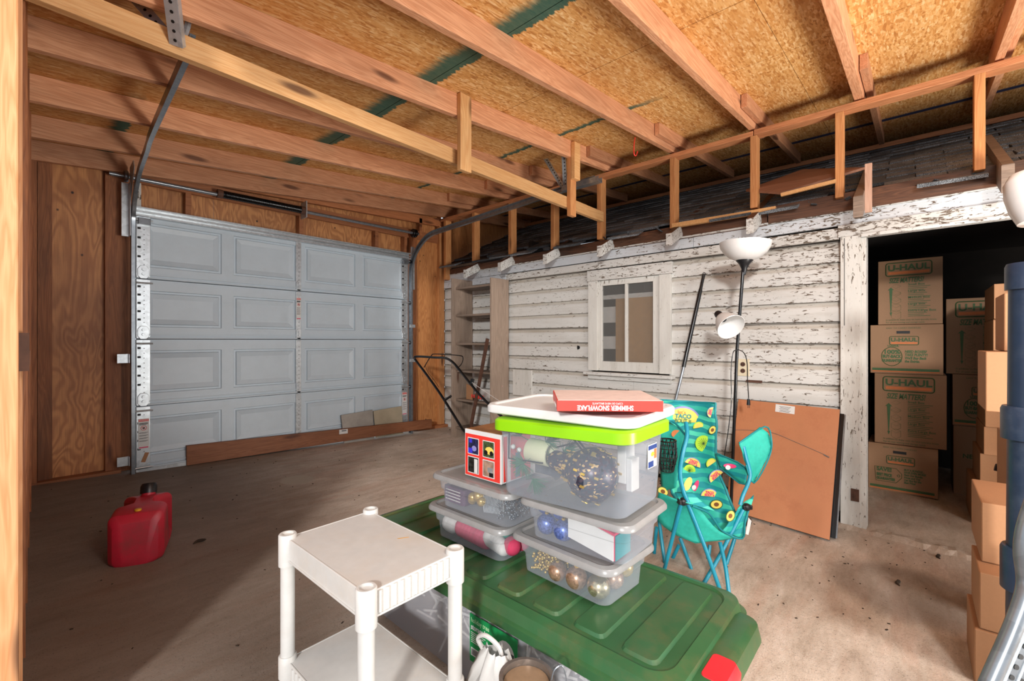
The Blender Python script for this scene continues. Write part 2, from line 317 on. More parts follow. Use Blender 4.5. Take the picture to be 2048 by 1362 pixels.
M['pink'] = plain('pink_felt', 'c8385c', .8, var=.1); M['felt'] = plain('white_felt', 'd2cfcb', .8, var=.04); M['pine'] = plain('pine_green', '3c7a54', .6, var=.2); M['cream'] = plain('cream_wax', 'dfe0bc', .5, var=.03)
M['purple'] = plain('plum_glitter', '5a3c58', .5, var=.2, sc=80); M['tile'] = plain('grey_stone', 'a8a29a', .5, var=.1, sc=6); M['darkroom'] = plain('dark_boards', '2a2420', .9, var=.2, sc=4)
M['bagplastic'] = plain('white_bag_plastic', 'cfccc8', .3, var=.03, alpha=.9); M['outlet'] = plain('ivory_plastic', 'd8ccb0', .4, var=.02); M['potmetal'] = metal('pot_steel', '8a8078', .3)
M['yellowp'] = plain('yellow_print', 'f0d060', .6, var=.04); M['limep'] = plain('lime_print', 'b4d838', .6, var=.04); M['avo'] = plain('avocado_pit', '7c4a24', .6, var=.04); M['pinkp'] = plain('pink_print', 'd83468', .6, var=.04); M['lilac'] = plain('lilac_print', '8c88c0', .6, var=.05)
M['blackgap'] = plain('black_gap', '08080a', .6, var=.0)
M['dirt'] = plain('leaf_litter', '3a2c20', .9, var=.3, sc=40); M['rust'] = plain('rusty_brown', '5a3a2a', .7, var=.2, sc=20)
def clear(name, h='dfe4ea', a=.32, rough=.25):
    t = NT(name); t.b.inputs['Alpha'].default_value = a; t.mat.surface_render_method = 'BLENDED' if hasattr(t.mat, 'surface_render_method') else None
    lw = t.n('ShaderNodeLayerWeight', i_Blend=.35); t.l(t.math('MULTIPLY_ADD', lw.outputs['Facing'], .45, a), t.b.inputs['Alpha']); return t.fin(lin(h), rough)
M['clear'] = clear('milky_clear_plastic', 'bcc2cc', .11); M['clearbig'] = clear('clear_tote_plastic', 'b0b8c4', .2); M['cleargrey'] = clear('frosted_tree_box', 'd0d2da', .30)
def glass():
    t = NT('window_glass'); t.b.inputs['Alpha'].default_value = .25; return t.fin(lin('8a8a88'), .08)
M['glass'] = glass()
def stripes():
    t = NT('striped_teal_fabric'); x = t.xyz(); n = t.noise(t.pos(), 6, 2); w = t.math('PINGPONG', t.math('MULTIPLY_ADD', x[2], 21.0, t.math('MULTIPLY', n, 1.2)), .5)
    c2 = t.noise(t.pos(), 3, 1); a = t.mix(t.step(c2, .45, .55), lin('26aa98'), lin('48c4a8')); col = t.mix(t.step(w, .24, .26), a, lin('0e8a90')); t.bump(t.noise(t.pos(), 14, 3), .3, .01); return t.fin(col, .7)
M['stripes'] = stripes()
def netball():
    t = NT('dark_mosaic_weave'); w = t.n('ShaderNodeTexVoronoi', i_Scale=110.0); t.l(t.pos((1, 1, 1.6), rot=(0,0,.7)), w.inputs['Vector']); x = t.n('ShaderNodeSeparateColor'); t.l(w.outputs['Color'], x.inputs[0])
    col = t.ramp(x.outputs[0], [(0, lin('2c3444')), (.4, lin('3c2838')), (.65, lin('4c4450')), (.90, lin('c8a878'))], 'CONSTANT'); return t.fin(col, .35, .2)
M['weave'] = netball()
# ================================================================== STRUCTURE
XW, YW = 3.75, 4.54
# floor: one slab, gently falling as in the photo
n = 40; rows = []
for j in range(n+1):
    Y = -3+8.4*j/n; rows.append([(X, Y, fz(X, Y)) for X in [-3.5+8*i/n for i in range(n+1)]+[5.5, 7.2]])
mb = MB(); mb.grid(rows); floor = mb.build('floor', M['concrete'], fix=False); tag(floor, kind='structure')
# rough lip where the garage slab meets the house floor
random.seed(3); P = [[], [], []]
for i in range(61):
    Y = .55-2.2*i/60; z = fz(XW, Y)
    P[0].append((3.60+random.uniform(-.02,.02), Y, z-.004)); P[1].append((3.70+random.uniform(-.02,.02), Y, z+.014+random.uniform(-.006,.008))); P[2].append((3.83+random.uniform(-.01,.01), Y, z-.004))
mb = MB(); mb.grid(P); tag(mb.build('trim_1', M['concrete'], fix=False), kind='structure')

# ---- ceiling: OSB sheets + rafters
ceil = thing('ceiling', None, None, (2.5, 1.5, 2.6), kind='structure')
def cz(X): return 2.450+.095*X
for i, (xa, xb) in enumerate(((-.35, 1.63), (1.634, 2.25), (2.254, 2.92), (2.924, 4.14), (4.144, 5.6))):
    for ya, yb in ((-1.7, .55), (.553, 2.99), (2.993, 4.65)):
        mb = MB(); mb.prism([(xa, ya, cz(xa)), (xb, ya, cz(xb)), (xb, ya, cz(xb)+.012), (xa, ya, cz(xa)+.012)], (0, yb-ya, 0)); mb.build('sheathing_panel', M['osb'], ceil)
mb = MB(); mb.prism([(-.4, -1.75, cz(-.4)+.02), (5.6, -1.75, cz(5.6)+.02), (5.6, -1.75, cz(5.6)+.04), (-.4, -1.75, cz(-.4)+.04)], (0, 6.5, 0)); mb.build('roofing_felt', M['blackgap'], ceil)
RY = [-.94, -.35, .27, .90, 1.51, 2.12, 2.76, 3.36, 3.96, 4.46]
for k, Y in enumerate(RY):
    x1 = 3.95 if k % 2 else 3.85
    if Y > 4: x1 = 5.4
    w = .038 if Y != .27 else .05
    mb = MB(); a, b = -.02, x1; mb.prism([(a, Y-w/2, cz(a)-.137), (b, Y-w/2, cz(b)-.137), (b, Y-w/2, cz(b)-.001), (a, Y-w/2, cz(a)-.001)], (0, w, 0)); mb.build('rafter', M['rafter'], ceil, bevel=.002)
    if Y < 4:
        a, b = 3.30, 5.2; y = Y-w/2-.042; mb = MB(); mb.prism([(a, y, cz(a)-.092), (b, y, cz(b)-.092), (b, y, cz(b)-.001), (a, y, cz(a)-.001)], (0, .038, 0)); mb.build('rafter_splice', M['rafter'], ceil, bevel=.002)
mb = MB(); mb.bar((5.3, -1.6, 2.86), (5.3, 4.5, 2.86), .09, .04); mb.build('ledger', M['platey'], ceil)
mb = MB(); mb.box((5.56, -1.7, 2.6), (5.6, 4.6, 3.05)); mb.build('leak_stop_board', M['darkroom'], ceil)  # added board, closes the gap where sky light leaked in

# ---- garage wall (front): plywood, mud sill, jambs, header, sheathing above the door
wf = thing('wall_front', None, None, (2, YW, 0), kind='structure')
def box(name, lo, hi, m, par, **k): mb = MB(); mb.box(lo, hi); return mb.build(name, m, par, **k)
box('plywood_sheet', (-.1, YW+.002, .10), (.50, YW+.014, 2.44), M['ply'], wf)
box('plywood_sheet', (3.25, YW+.002, -.02), (3.76, YW+.014, 2.44), M['ply_r'], wf)
for xa, xb in ((-.1, 1.2), (1.203, 2.45), (2.453, 3.765)): box('sheathing_panel', (xa, YW+.075, 2.10), (xb, YW+.09, 2.86), M['ply'], wf)
box('sheathing_panel', (3.77, YW+.03, 1.9), (5.6, YW+.045, 3.1), M['ply_r'], wf)
box('stud', (.085, YW-.085, .13), (.125, YW, 2.38), M['darkwood_z'], wf); box('stud', (.13, YW-.03, .13), (.20, YW, 2.38), M['darkwood_z'], wf)
box('jamb', (.475, YW-.05, .10), (.565, YW+.06, 2.35), M['darkwood_z'], wf); box('jamb', (.566, YW-.03, .10), (.64, YW+.07, 2.33), M['darkwood_z'], wf)
box('jamb', (3.20, YW-.05, .02), (3.29, YW+.06, 2.40), M['darkwood_z'], wf); box('stud', (3.64, YW-.045, -.01), (3.72, YW, 2.55), M['studz'], wf)
mb = MB(); mb.prism([(.05, YW-.09, .085), (.56, YW-.09, .085), (.56, YW-.09, .125), (.05, YW-.09, .13)], (0, .09, 0)); mb.build('mud_sill', M['header'], wf)
mb = MB(); mb.prism([(3.29, YW-.09, -.03), (3.74, YW-.09, -.05), (3.74, YW-.09, .03), (3.29, YW-.09, .05)], (0, .09, 0)); mb.build('mud_sill', M['header'], wf)
mb = MB(); mb.prism([(.56, YW-.012, 2.335), (3.75, YW-.012, 2.335), (3.75, YW-.012, 2.44), (.56, YW-.012, 2.44)], (0, .04, 0)); mb.build('header_plank', M['header'], wf)
mb = MB(); mb.prism([(.05, YW-.02, 2.39), (3.75, YW-.02, 2.56), (3.75, YW-.02, 2.66), (.05, YW-.02, 2.43)], (0, .04, 0)); mb.build('top_plate', M['header'], wf)
for x in (1.0, 1.93, 2.77, 3.16): box('cripple_stud', (x-.02, YW-.008, 2.14), (x+.02, YW+.07, 2.335), M['header'], wf)
box('cripple_stud', (3.35, YW-.02, 2.40), (3.39, YW-.0, 2.60), M['header'], wf)
box('trim_strip', (.655, YW-.01, 2.12), (.69, YW+.02, 2.335), M['peelz'], wf)

# ---- left wall: near post and studs running away
wl_ = thing('wall_left', None, None, (-.1, 3, 0), kind='structure')
def lwx(Y): return .012+.039*(Y-1.7)
box('post', (-.40, 1.62, fz(0,1.7)-.02), (.0150, 1.73, 2.44), M['post'], wl_, bevel=.004)
for i, Y in enumerate((1.78, 2.2, 2.62, 3.25, 3.85)):
    X = (.0235, .0355, .048, .066, .085)[i]; box('stud', (X-.12, Y, fz(0, Y)-.02), (X, Y+.045, 2.44), M['darkwood_z'] if i else M['post'], wl_)
mb = MB(); mb.prism([(-.11, 1.74, -.1), (-.005, 4.6, -.1), (-.02, 4.6, -.1), (-.125, 1.74, -.1)], (0, 0, 2.62)); mb.build('sheathing_panel', M['ply'], wl_)
mb = MB(); mb.bar((-.04, 1.6, 2.31), (.05, 4.5, 2.31), .09, .04); mb.build('top_plate', M['platey'], wl_)
mb = MB(); mb.bar((-.06, 1.75, .03), (.05, 4.5, .14), .09, .04); mb.build('mud_sill', M['platey'], wl_)
mb = MB(); mb.box((.0, 1.735, 1.02), (.035, 1.78, 1.12)); mb.build('wood_block', M['rust'], wl_)
mb = MB(); mb.box((.02, 2.70, 1.0), (.058, 2.76, 1.06)); mb.build('wood_block', M['darkwood_z'], wl_)

# ---- right wall: the old house. Every siding board is its own piece, cut at window and doorway
wr = thing('wall_right', None, None, (XW, 2, 0), kind='structure')
LZ = [-.05, .09, .23, .37, .51, .65, .793, .936, 1.081, 1.231, 1.367, 1.4985, 1.633, 1.775]
WY0, WY1, WZ0, WZ1 = 1.535, 2.345, .80, 1.768       # outside of the window casing
DY0, DY1, DZ1 = -.95, .255, 1.782                    # doorway
random.seed(11)
def siding(y0, y1, z0, z1):
    h = z1-z0; j = random.uniform(-.0015, .0015); prof = [(-.003, 0), (-.004, .006), (0, h*.66), (.002, h*.70), (.008, h*.76), (.013, h*.84), (.015, h*.92), (.015, h+.004), (.03, h+.004), (.03, 0)]
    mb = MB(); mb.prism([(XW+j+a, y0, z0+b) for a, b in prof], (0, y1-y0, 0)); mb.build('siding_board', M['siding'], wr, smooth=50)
for i in range(len(LZ)-1):
    z0, z1 = LZ[i], LZ[i+1]; br = []
    if z1 > WZ0+.02 and z0 < WZ1-.03: segs = [(.372, WY0+.02), (WY1-.02, 4.545)]
    else: segs = [(.372, 4.545)]
    segs.append((-1.7, DY0-.1))
    for y0, y1 in segs:
        if y1-y0 > 2.2: c = y0+(y1-y0)*random.uniform(.3, .7); siding(y0, c-.001, z0, z1); siding(c+.001, y1, z0, z1)
        else: siding(y0, y1, z0, z1)
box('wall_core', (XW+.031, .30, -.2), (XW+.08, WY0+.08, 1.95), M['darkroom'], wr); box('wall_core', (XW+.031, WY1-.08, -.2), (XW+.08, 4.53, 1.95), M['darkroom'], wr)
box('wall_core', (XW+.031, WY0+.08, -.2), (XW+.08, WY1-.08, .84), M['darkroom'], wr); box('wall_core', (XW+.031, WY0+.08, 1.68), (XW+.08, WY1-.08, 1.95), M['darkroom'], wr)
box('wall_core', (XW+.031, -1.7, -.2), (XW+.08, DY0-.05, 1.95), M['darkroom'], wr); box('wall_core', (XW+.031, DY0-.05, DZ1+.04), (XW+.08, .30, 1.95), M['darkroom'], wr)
# friezes and long boards (top edge rises a little towards the doorway)
def longboard(name, x0, x1, y0, y1, za0, za1, zb0, zb1, m, parent=wr):   # z at y1 end (far): za, at y0 end (near): zb
    mb = MB(); mb.add([(x0,y0,zb0),(x1,y0,zb0),(x1,y1,za0),(x0,y1,za0),(x0,y0,zb1),(x1,y0,zb1),(x1,y1,za1),(x0,y1,za1)], [(0,3,2,1),(4,5,6,7),(0,1,5,4),(1,2,6,5),(2,3,7,6),(3,0,4,7)])
    return mb.build(name, m, parent, bevel=.002)
longboard('frieze_board', 3.722, 3.755, 1.35, 4.53, 1.845, 1.925, 1.862, 1.942, M['peelblue']); longboard('frieze_board', 3.722, 3.755, -1.0, 1.347, 1.862, 1.942, 1.885, 1.972, M['peelblue'])
longboard('frieze_board', 3.716, 3.755, 3.42, 4.54, 1.765, 1.842, 1.766, 1.846, M['peelblue']); longboard('frieze_board', 3.718, 3.755, .38, 3.418, 1.776, 1.842, 1.782, 1.856, M['peel'])
longboard('head_casing', 3.705, 3.755, -1.0, .385, 1.790, 1.868, 1.800, 1.885, M['peel'])
longboard('head_trim', 3.69, 3.75, -1.0, .262, 1.772, 1.793, 1.782, 1.803, M['peel'])
# white patches nailed on, dark blocking board above, torn strips
longboard('blocking_board', 3.70, 3.76, -1.0, .80, 1.955, 2.075, 1.975, 2.10, M['blocking']); longboard('blocking_board', 3.72, 3.76, .81, 4.53, 1.925, 2.00, 1.945, 2.07, M['blocking'])
longboard('top_ledge', 3.71, 3.76, -1.0, 4.53, 1.922, 1.932, 1.965, 1.982, M['peel'])
# doorway casing
mb = MB(); mb.box((3.705, .262, -.17), (3.755, .372, 1.79)); mb.build('door_casing', M['peelz'], wr, bevel=.003)
mb = MB(); mb.box((3.712, .236, -.17), (3.86, .262, 1.785)); mb.build('door_jamb', M['peelz'], wr, bevel=.002)
mb = MB(); mb.box((3.712, DY0-.03, -.17), (3.86, DY0, 1.79)); mb.box((3.705, DY0-.12, -.17), (3.755, DY0-.025, 1.79)); mb.build('door_jamb', M['peelz'], wr)
mb = MB(); mb.box((3.699, .272, .045), (3.706, .315, .125)); mb.build('hinge_plate', M['rust'], wr); mb = MB(); mb.box((3.694, .288, .06), (3.700, .30, .11)); mb.build('hinge_pin', M['rust'], wr)
mb = MB(); mb.box((3.703, .348, 1.2), (3.7045, .351, 1.78)); mb.build('crack', M['blackgap'], wr)
# low white repair board behind the floor lamp area, and grime line
box('patch_board', (3.722, 3.06, .50), (3.748, 3.32, .78), M['peelz'], wr)

# ---- house interior seen through the doorway
wb = thing('wall_back', None, None, (6.6, 0, 0), kind='structure')
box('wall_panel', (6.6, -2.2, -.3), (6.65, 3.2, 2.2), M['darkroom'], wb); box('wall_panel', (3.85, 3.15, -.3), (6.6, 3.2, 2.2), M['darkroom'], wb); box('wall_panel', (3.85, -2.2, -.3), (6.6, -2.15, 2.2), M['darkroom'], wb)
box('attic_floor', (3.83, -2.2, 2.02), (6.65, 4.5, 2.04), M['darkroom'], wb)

# ---- window_1
w1 = thing('window_1', None, None, (XW, 1.94, .8), kind='structure')
cx0, cx1 = 3.716, 3.752
mb = MB(); mb.box((cx0, WY0, .815), (cx1, WY0+.10, 1.665)); mb.build('casing', M['peelz'], w1, bevel=.002)
mb = MB(); mb.box((cx0, WY1-.10, .815), (cx1, WY1, 1.665)); mb.build('casing', M['peelz'], w1, bevel=.002)
mb = MB(); mb.box((cx0-.003, WY0-.01, 1.667), (cx1, WY1+.01, 1.768)); mb.build('head_casing', M['peel'], w1, bevel=.002)
mb = MB(); mb.box((cx0-.045, WY0-.03, .775), (cx1, WY1+.03, .803)); mb.build('sill', M['peel'], w1, bevel=.004)
mb = MB(); mb.box((cx0-.004, WY0, .735), (cx1, WY1, .774)); mb.build('apron', M['peel'], w1)
gy0, gy1, gz0, gz1 = 1.70, 2.205, .905, 1.615
for lo, hi in (((WY0+.10, .815), (gy0, 1.665)), ((gy1, .815), (WY1-.10, 1.665))): box('sash_stile', (3.735, lo[0], lo[1]), (3.765, hi[0], hi[1]), M['peelz'], w1, bevel=.003)
for z0, z1 in ((.815, gz0), (gz1, 1.665)): box('sash_rail', (3.735, gy0, z0), (3.765, gy1, z1), M['peelz'], w1, bevel=.003)
box('mullion', (3.733, 1.942, gz0), (3.763, 1.968, gz1), M['peelz'], w1, bevel=.004)
for y0, y1 in ((gy0, 1.942), (1.968, gy1)): box('pane', (3.757, y0, gz0), (3.760, y1, gz1), M['glass'], w1)
box('cardboard_backing', (3.79, gy0-.05, .80), (3.795, 2.09, 1.50), plain('ochre_board', 'b08650', .8, var=.06), w1)
box('torn_edge', (3.789, gy0-.05, 1.49), (3.80, 2.22, 1.53), M['peel'], w1)
for z in (1.27, 1.02): box('white_slat', (3.81, 2.05, z+.0), (3.82, 2.3, z+(.15 if z > 1.2 else .12)), M['felt'], w1)

# ---- garage door = door_1
d1 = thing('door_1', None, None, (1.9, 4.42, .1), kind='structure')
DX0, DX1, DYF = .640, 3.105, 4.42
zs = [.115, .597, 1.111, 1.575, 2.10]
for i in range(4):
    z0, z1 = zs[i]+.003, zs[i+1]-.003; mb = MB(); w = (DX1-DX0)/4
    mb.box((DX0, DYF+.012, z0), (DX1, DYF+.04, z1))
    # face with embossed panels
    for k in range(4):
        xa, xb = DX0+k*w, DX0+(k+1)*w; px0, px1, pz0, pz1 = xa+.045, xb-.045, z0+.09, z1-.085
        rings = [(xa, xb, z0, z1, 0)]
        for ins, dy in ((0, 0), (.005, .011), (.018, .011), (.024, 0), (.062, .010), (.070, .010)): rings.append((px0+ins, px1-ins, pz0+ins, pz1-ins, dy))
        vs = []
        for a, b, c, d, dy in rings: vs += [(a, DYF+dy, c), (b, DYF+dy, c), (b, DYF+dy, d), (a, DYF+dy, d)]
        fs = [(r*4+q, r*4+(q+1) % 4, r*4+4+(q+1) % 4, r*4+4+q) for r in range(len(rings)-1) for q in range(4)]+[tuple(range(len(vs)-4, len(vs)))]
        mb.add(vs, fs)
    mb.build('door_section', M['doorwhite'], d1)
    mb = MB(); mb.box((DX0+.01, DYF+.042, z0-.02), (DX1-.01, DYF+.05, z0+.02)); mb.build('seam_backing', M['black'], d1)  # black backing added behind the gap to block light and darken the seam
    # white lips top and bottom of each section
    mb = MB(); mb.box((DX0+.07, DYF-.018, z0), (DX1-.07, DYF+.002, z0+.012)); mb.box((DX0+.07, DYF-.012, z0+.026), (DX1-.07, DYF+.001, z0+.036)); mb.build('section_lip', M['doorwhite'], d1)
mb = MB(); mb.box((DX0-.01, DYF-.05, 2.045), (DX1+.01, DYF+.0, 2.055)); mb.box((DX0-.01, DYF-.05, 2.105), (DX1+.01, DYF+.0, 2.115)); mb.box((DX0-.01, DYF-.012, 2.05), (DX1+.01, DYF-.004, 2.11)); mb.box((DX0-.01, DYF-.052, 2.075), (DX1+.01, DYF-.01, 2.081)); mb.build('top_strut', M['galv'], d1)
mb = MB(); mb.box((DX0, DYF-.02, .085), (DX1, DYF+.03, .117)); mb.build('bottom_rail', M['galv'], d1)
mb = MB(); mb.box((DX0, DYF-.005, .065), (DX1, DYF+.02, .086)); mb.build('rubber_seal', M['black'], d1)
def stile(x, wd, name):
    for i in range(4):
        z0, z1 = zs[i]+.006, zs[i+1]-.006; mb = MB(); mb.box((x-wd/2, DYF-.010, z0), (x+wd/2, DYF+.004, z1)); s = mb.build(name, M['galv'], d1, bevel=.002)
        mb = MB(); h = z1-z0
        if wd > .06:
            for q in range(5): mb.box((x-wd*.42, DYF-.0112, z0+h*(.3+.14*q)), (x-wd*.18, DYF-.0098, z0+h*(.3+.14*q)+.016))
        for q in range(11): mb.cyl((x+wd*.05, DYF-.0112, z0+h*(.12+.075*q)), (x+wd*.05, DYF-.0098, z0+h*(.12+.075*q)), .0035, n=6)
        mb.build('punched_holes', M['blackgap'], s)
stile(DX0+.045, .085, 'end_stile'); stile((DX0+DX1)/2-.02, .05, 'center_stile'); stile(DX1-.045, .085, 'end_stile')
for x, wd in ((DX0+.045, .07), ((DX0+DX1)/2-.02, .045), (DX1-.045, .07)):
    for i in (1, 2, 3):
        z = zs[i]; mb = MB(); mb.prism([(x-wd/2, DYF-.018, z+.02), (x-wd/4, DYF-.018, z), (x+wd/4, DYF-.018, z), (x+wd/2, DYF-.018, z+.02), (x+wd/2, DYF-.018, z+.075), (x+wd/4, DYF-.018, z+.10), (x-wd/4, DYF-.018, z+.10), (x-wd/2, DYF-.018, z+.075)], (0, .009, 0)); hg = mb.build('hinge', M['galv'], d1, bevel=.002)
        mb = MB(); mb.cyl((x, DYF-.03, z+.035), (x, DYF-.016, z+.035), .011, n=12); mb.cyl((x, DYF-.03, z+.07), (x, DYF-.016, z+.07), .011, n=12); mb.build('hinge_bolt', M['galv'], hg, smooth=40)
for x, sx in ((DX0, -1), (DX1, 1)):
    for z in (.13, zs[1]-.035, zs[2]-.035, zs[3]-.035, 2.02):
        mb = MB(); mb.cyl((x-sx*.10, DYF-.03, z), (x+sx*.03, DYF-.03, z), .006, n=8); r_ = mb.build('roller', M['galv'], d1, smooth=40)
        mb = MB(); mb.cyl((x+sx*.012, DYF-.03, z), (x+sx*.026, DYF-.03, z), .02, n=14); mb.build('roller_wheel', M['black'], r_, smooth=40)
for x in (DX0+.01, DX1-.085):
    mb = MB(); mb.box((x, DYF-.045, 1.985), (x+.075, DYF-.012, 2.035)); mb.build('top_bracket', M['steel'], d1, bevel=.003)
# warning labels on stiles
def warn(x, z0, z1, w):
    mb = MB(); mb.box((x-w/2, DYF-.0125, z0), (x+w/2, DYF-.0105, z1)); lb = mb.build('warning_label', M['whiteclean'], d1)
    h = z1-z0; mb = MB(); mb.box((x-w/2+.002, DYF-.0135, z1-h*.09), (x+w/2-.002, DYF-.0124, z1-.004)); mb.build('red_band', M['red'], lb)
    text('WARNING', h*.05, (x, DYF-.0138, z1-h*.052), (1,0,0), (0,0,1), M['whiteclean'], lb, align='CENTER', xs=min(1, w/(h*.2)))
    mb = MB(); rr = []
    for q in range(7):
        zz = z1-h*(.14+.02*q) if q < 3 else z1-h*(.46+.09*(q-3)); rr.append(zz); mb.box((x-w*.42, DYF-.0132, zz-.002), (x+w*.40, DYF-.0124, zz+.001)); mb.box((x-w*.42, DYF-.0132, zz-.007), (x+w*.25, DYF-.0124, zz-.005))
    mb.build('small_print', M['black'], lb); mb = MB(); mb.tube(arc((x, DYF-.0132, z1-h*.31), w*.26, 0, 2*PI, 18, (1,0,0), (0,0,1))[:-1], .0016, 4, close=True); mb.bar((x-w*.18, DYF-.0132, z1-h*.31+w*.18), (x+w*.18, DYF-.0132, z1-h*.31-w*.18), .001, .002); mb.build('prohibition_ring', M['red'], lb)
    mb = MB(); mb.sphere((x, DYF-.0128, z1-h*.31), w*.12, 8, 5, (1, .05, 1.1)); mb.build('prohibition_figure', M['black'], lb)
    mb = MB(); mb.box((x-w*.42, DYF-.0134, z0+.006), (x+w*.42, DYF-.0124, z0+.014)); mb.build('maker_strip', M['pinkp'], lb)
warn(DX0+.047, .27, .50, .066); warn(DX1-.05, .24, .50, .062); warn((DX0+DX1)/2-.02, 1.30, 1.51, .042)
mb = MB(); mb.prism([(DX0+.03, DYF-.014, .17), (DX0+.055, DYF-.014, .165), (DX0+.08, DYF-.014, .235), (DX0+.055, DYF-.014, .24)], (0, .004, 0)); mb.build('corner_clip', M['card'], d1)

o0 = AX(1157, 695, 3.745); mb = MB(); mb.lathe([(0,-.003),(.014,-.003),(.018,.0)], o0, (1,0,0), 9); mb.cyl(o0+Vector((-.002,.008,.012)), o0+Vector((0,.008,.012)), .008, n=7); mb.cyl(o0+Vector((-.002,.008,-.016)), o0+Vector((0,.008,-.016)), .006, n=7); mb.build('knot_hole', M['blackgap'], wr)
o0 = AX(1508, 763, 3.742); mb = MB(); mb.box((3.742, o0.y-.055, o0.z-.008), (3.746, o0.y+.055, o0.z+.010)); mb.build('bare_patch', M['rust'], wr)
# ================================================================== THINGS
# ---- door tracks
def track(path, side, name, label, n_in):
    t = thing(name, label, 'track', path[0]); mb = MB(); P = smooth_path(path, 8); n_in = Vector(n_in)
    # C-shaped rail: web + two lips
    prof = [(-.028, 0), (-.028, .022), (-.020, .022), (-.020, .004), (.020, .004), (.020, .022), (.028, .022), (.028, 0)]
    vs = []; m = len(P)
    for i in range(m):
        tg = (P[min(i+1, m-1)]-P[max(i-1, 0)]).normalized(); w = tg.cross(n_in).normalized()
        for a, b in prof: vs.append(P[i]+w*a+n_in*b)
    k = len(prof); mb.add(vs, [(i*k+j, i*k+(j+1) % k, (i+1)*k+(j+1) % k, (i+1)*k+j) for i in range(m-1) for j in range(k)]+[tuple(range(k)), tuple(range((m-1)*k, m*k))])
    mb.build('rail', M['steel'], t, smooth=35); return t
tl = track([(.608, 4.39, .09), (.608, 4.39, 1.0), (.608, 4.39, 1.9), (.608, 4.35, 2.08), (.608, 4.26, 2.21), (.604, 4.12, 2.29), (.597, 3.96, 2.322), (.575, 3.65, 2.328), (.551, 3.355, 2.33), (.51, 2.55, 2.335), (.493, 2.22, 2.336)], -1, 'door_track', 'left steel garage door track rising to hang from a perforated bracket', (1, 0, 0))
tr = track([(3.14, 4.39, .0), (3.14, 4.39, 1.0), (3.14, 4.39, 1.8), (3.15, 4.37, 2.02), (3.17, 4.28, 2.18), (3.20, 4.12, 2.30), (3.25, 3.9, 2.345), (3.25, 3.5, 2.365), (3.25, 2.8, 2.40), (3.25, 2.2, 2.43), (3.25, 1.98, 2.44)], 1, 'door_track', 'right steel garage door track curving towards the shingled house roof', (-1, 0, 0))
for z in (.16, .93): mb = MB(); mb.box((.53, 4.40, z), (.60, 4.41, z+.07)); mb.box((.595, 4.38, z), (.602, 4.41, z+.07)); mb.build('track_bracket', M['galv'], tl, bevel=.002)
mb = MB(); mb.box((.555, 4.40, 1.88), (.60, 4.415, 2.28)); mb.box((.596, 4.34, 1.88), (.602, 4.415, 2.28)); mb.build('flag_bracket', M['galv'], tl, bevel=.002)
mb = MB(); mb.prism([(.603, 4.40, 2.12), (.603, 4.40, 2.40), (.603, 4.26, 2.42), (.603, 4.22, 2.36)], (.004, 0, 0)); mb.build('flag_bracket', M['galv'], tl)
mb = MB(); mb.box((3.145, 4.40, 1.7), (3.19, 4.415, 2.2)); mb.build('flag_bracket', M['galv'], tr)
for z in (.85, 1.25): mb = MB(); mb.box((3.10, 4.36, z), (3.17, 4.375, z+.035)); mb.build('track_bracket', M['galv'], tr)
def perf(a, b, up, parent, w=.035):   # perforated angle iron
    a, b = Vector(a), Vector(b); mb = MB(); mb.bar(a, b, w, .003, up); d = (b-a).normalized(); x = d.cross(Vector(up)).normalized(); z = x.cross(d); mb.bar(a+x*w/2-z*.012, b+x*w/2-z*.012, .003, .026, up); o = mb.build('perforated_strap', M['galv'], parent)
    h = MB(); L = (b-a).length; k = int(L/.032)
    for i in range(k): p = a+d*(.02+i*.032)+z*.0018; h.cyl(p, p+z*.0008, .006, n=8); h.cyl(p-z*.0045, p-z*.0053, .006, n=8)
    h.build('strap_hole', M['blackgap'], o)
lb = U(352, 92, 1.74)
perf(lb, U(336, -40, 1.60), Rv*.3-Vv, tl, .045); perf(lb+Vector((0,.01,.01)), U(255, -20, 1.75), Rv*.3-Vv, tl, .04)
mb = MB(); mb.tube(smooth_path([U(358, 95, 1.76), U(372, 62, 1.80), U(377, 40, 1.83)], 4), .012, 6); mb.tube(arc(U(323, 68, 1.85), .013, 0, 2*PI, 10, Rv, Uv)[:-1], .004, 5, close=True); mb.tube(arc(U(325, 74, 1.84), .015, 0, 2*PI, 10, Rv, Uv)[:-1], .004, 5, close=True); mb.build('spring_end', M['galv'], tl, smooth=40)
rb = AX(1130, 380, 3.27); perf(rb, AX(1082, 300, 3.27), (1, 0, 0), tr, .03); perf(rb+Vector((0,-.01,0)), AX(1128, 298, 3.27), (1, 0, 0), tr, .025)
mb = MB(); mb.box((3.215, 1.93, 2.405), (3.275, 2.30, 2.412)); mb.box((3.215, 1.93, 2.412), (3.218, 2.30, 2.45)); mb.box((3.272, 1.93, 2.412), (3.275, 2.30, 2.45)); mb.build('rail_end', M['steel'], tr)
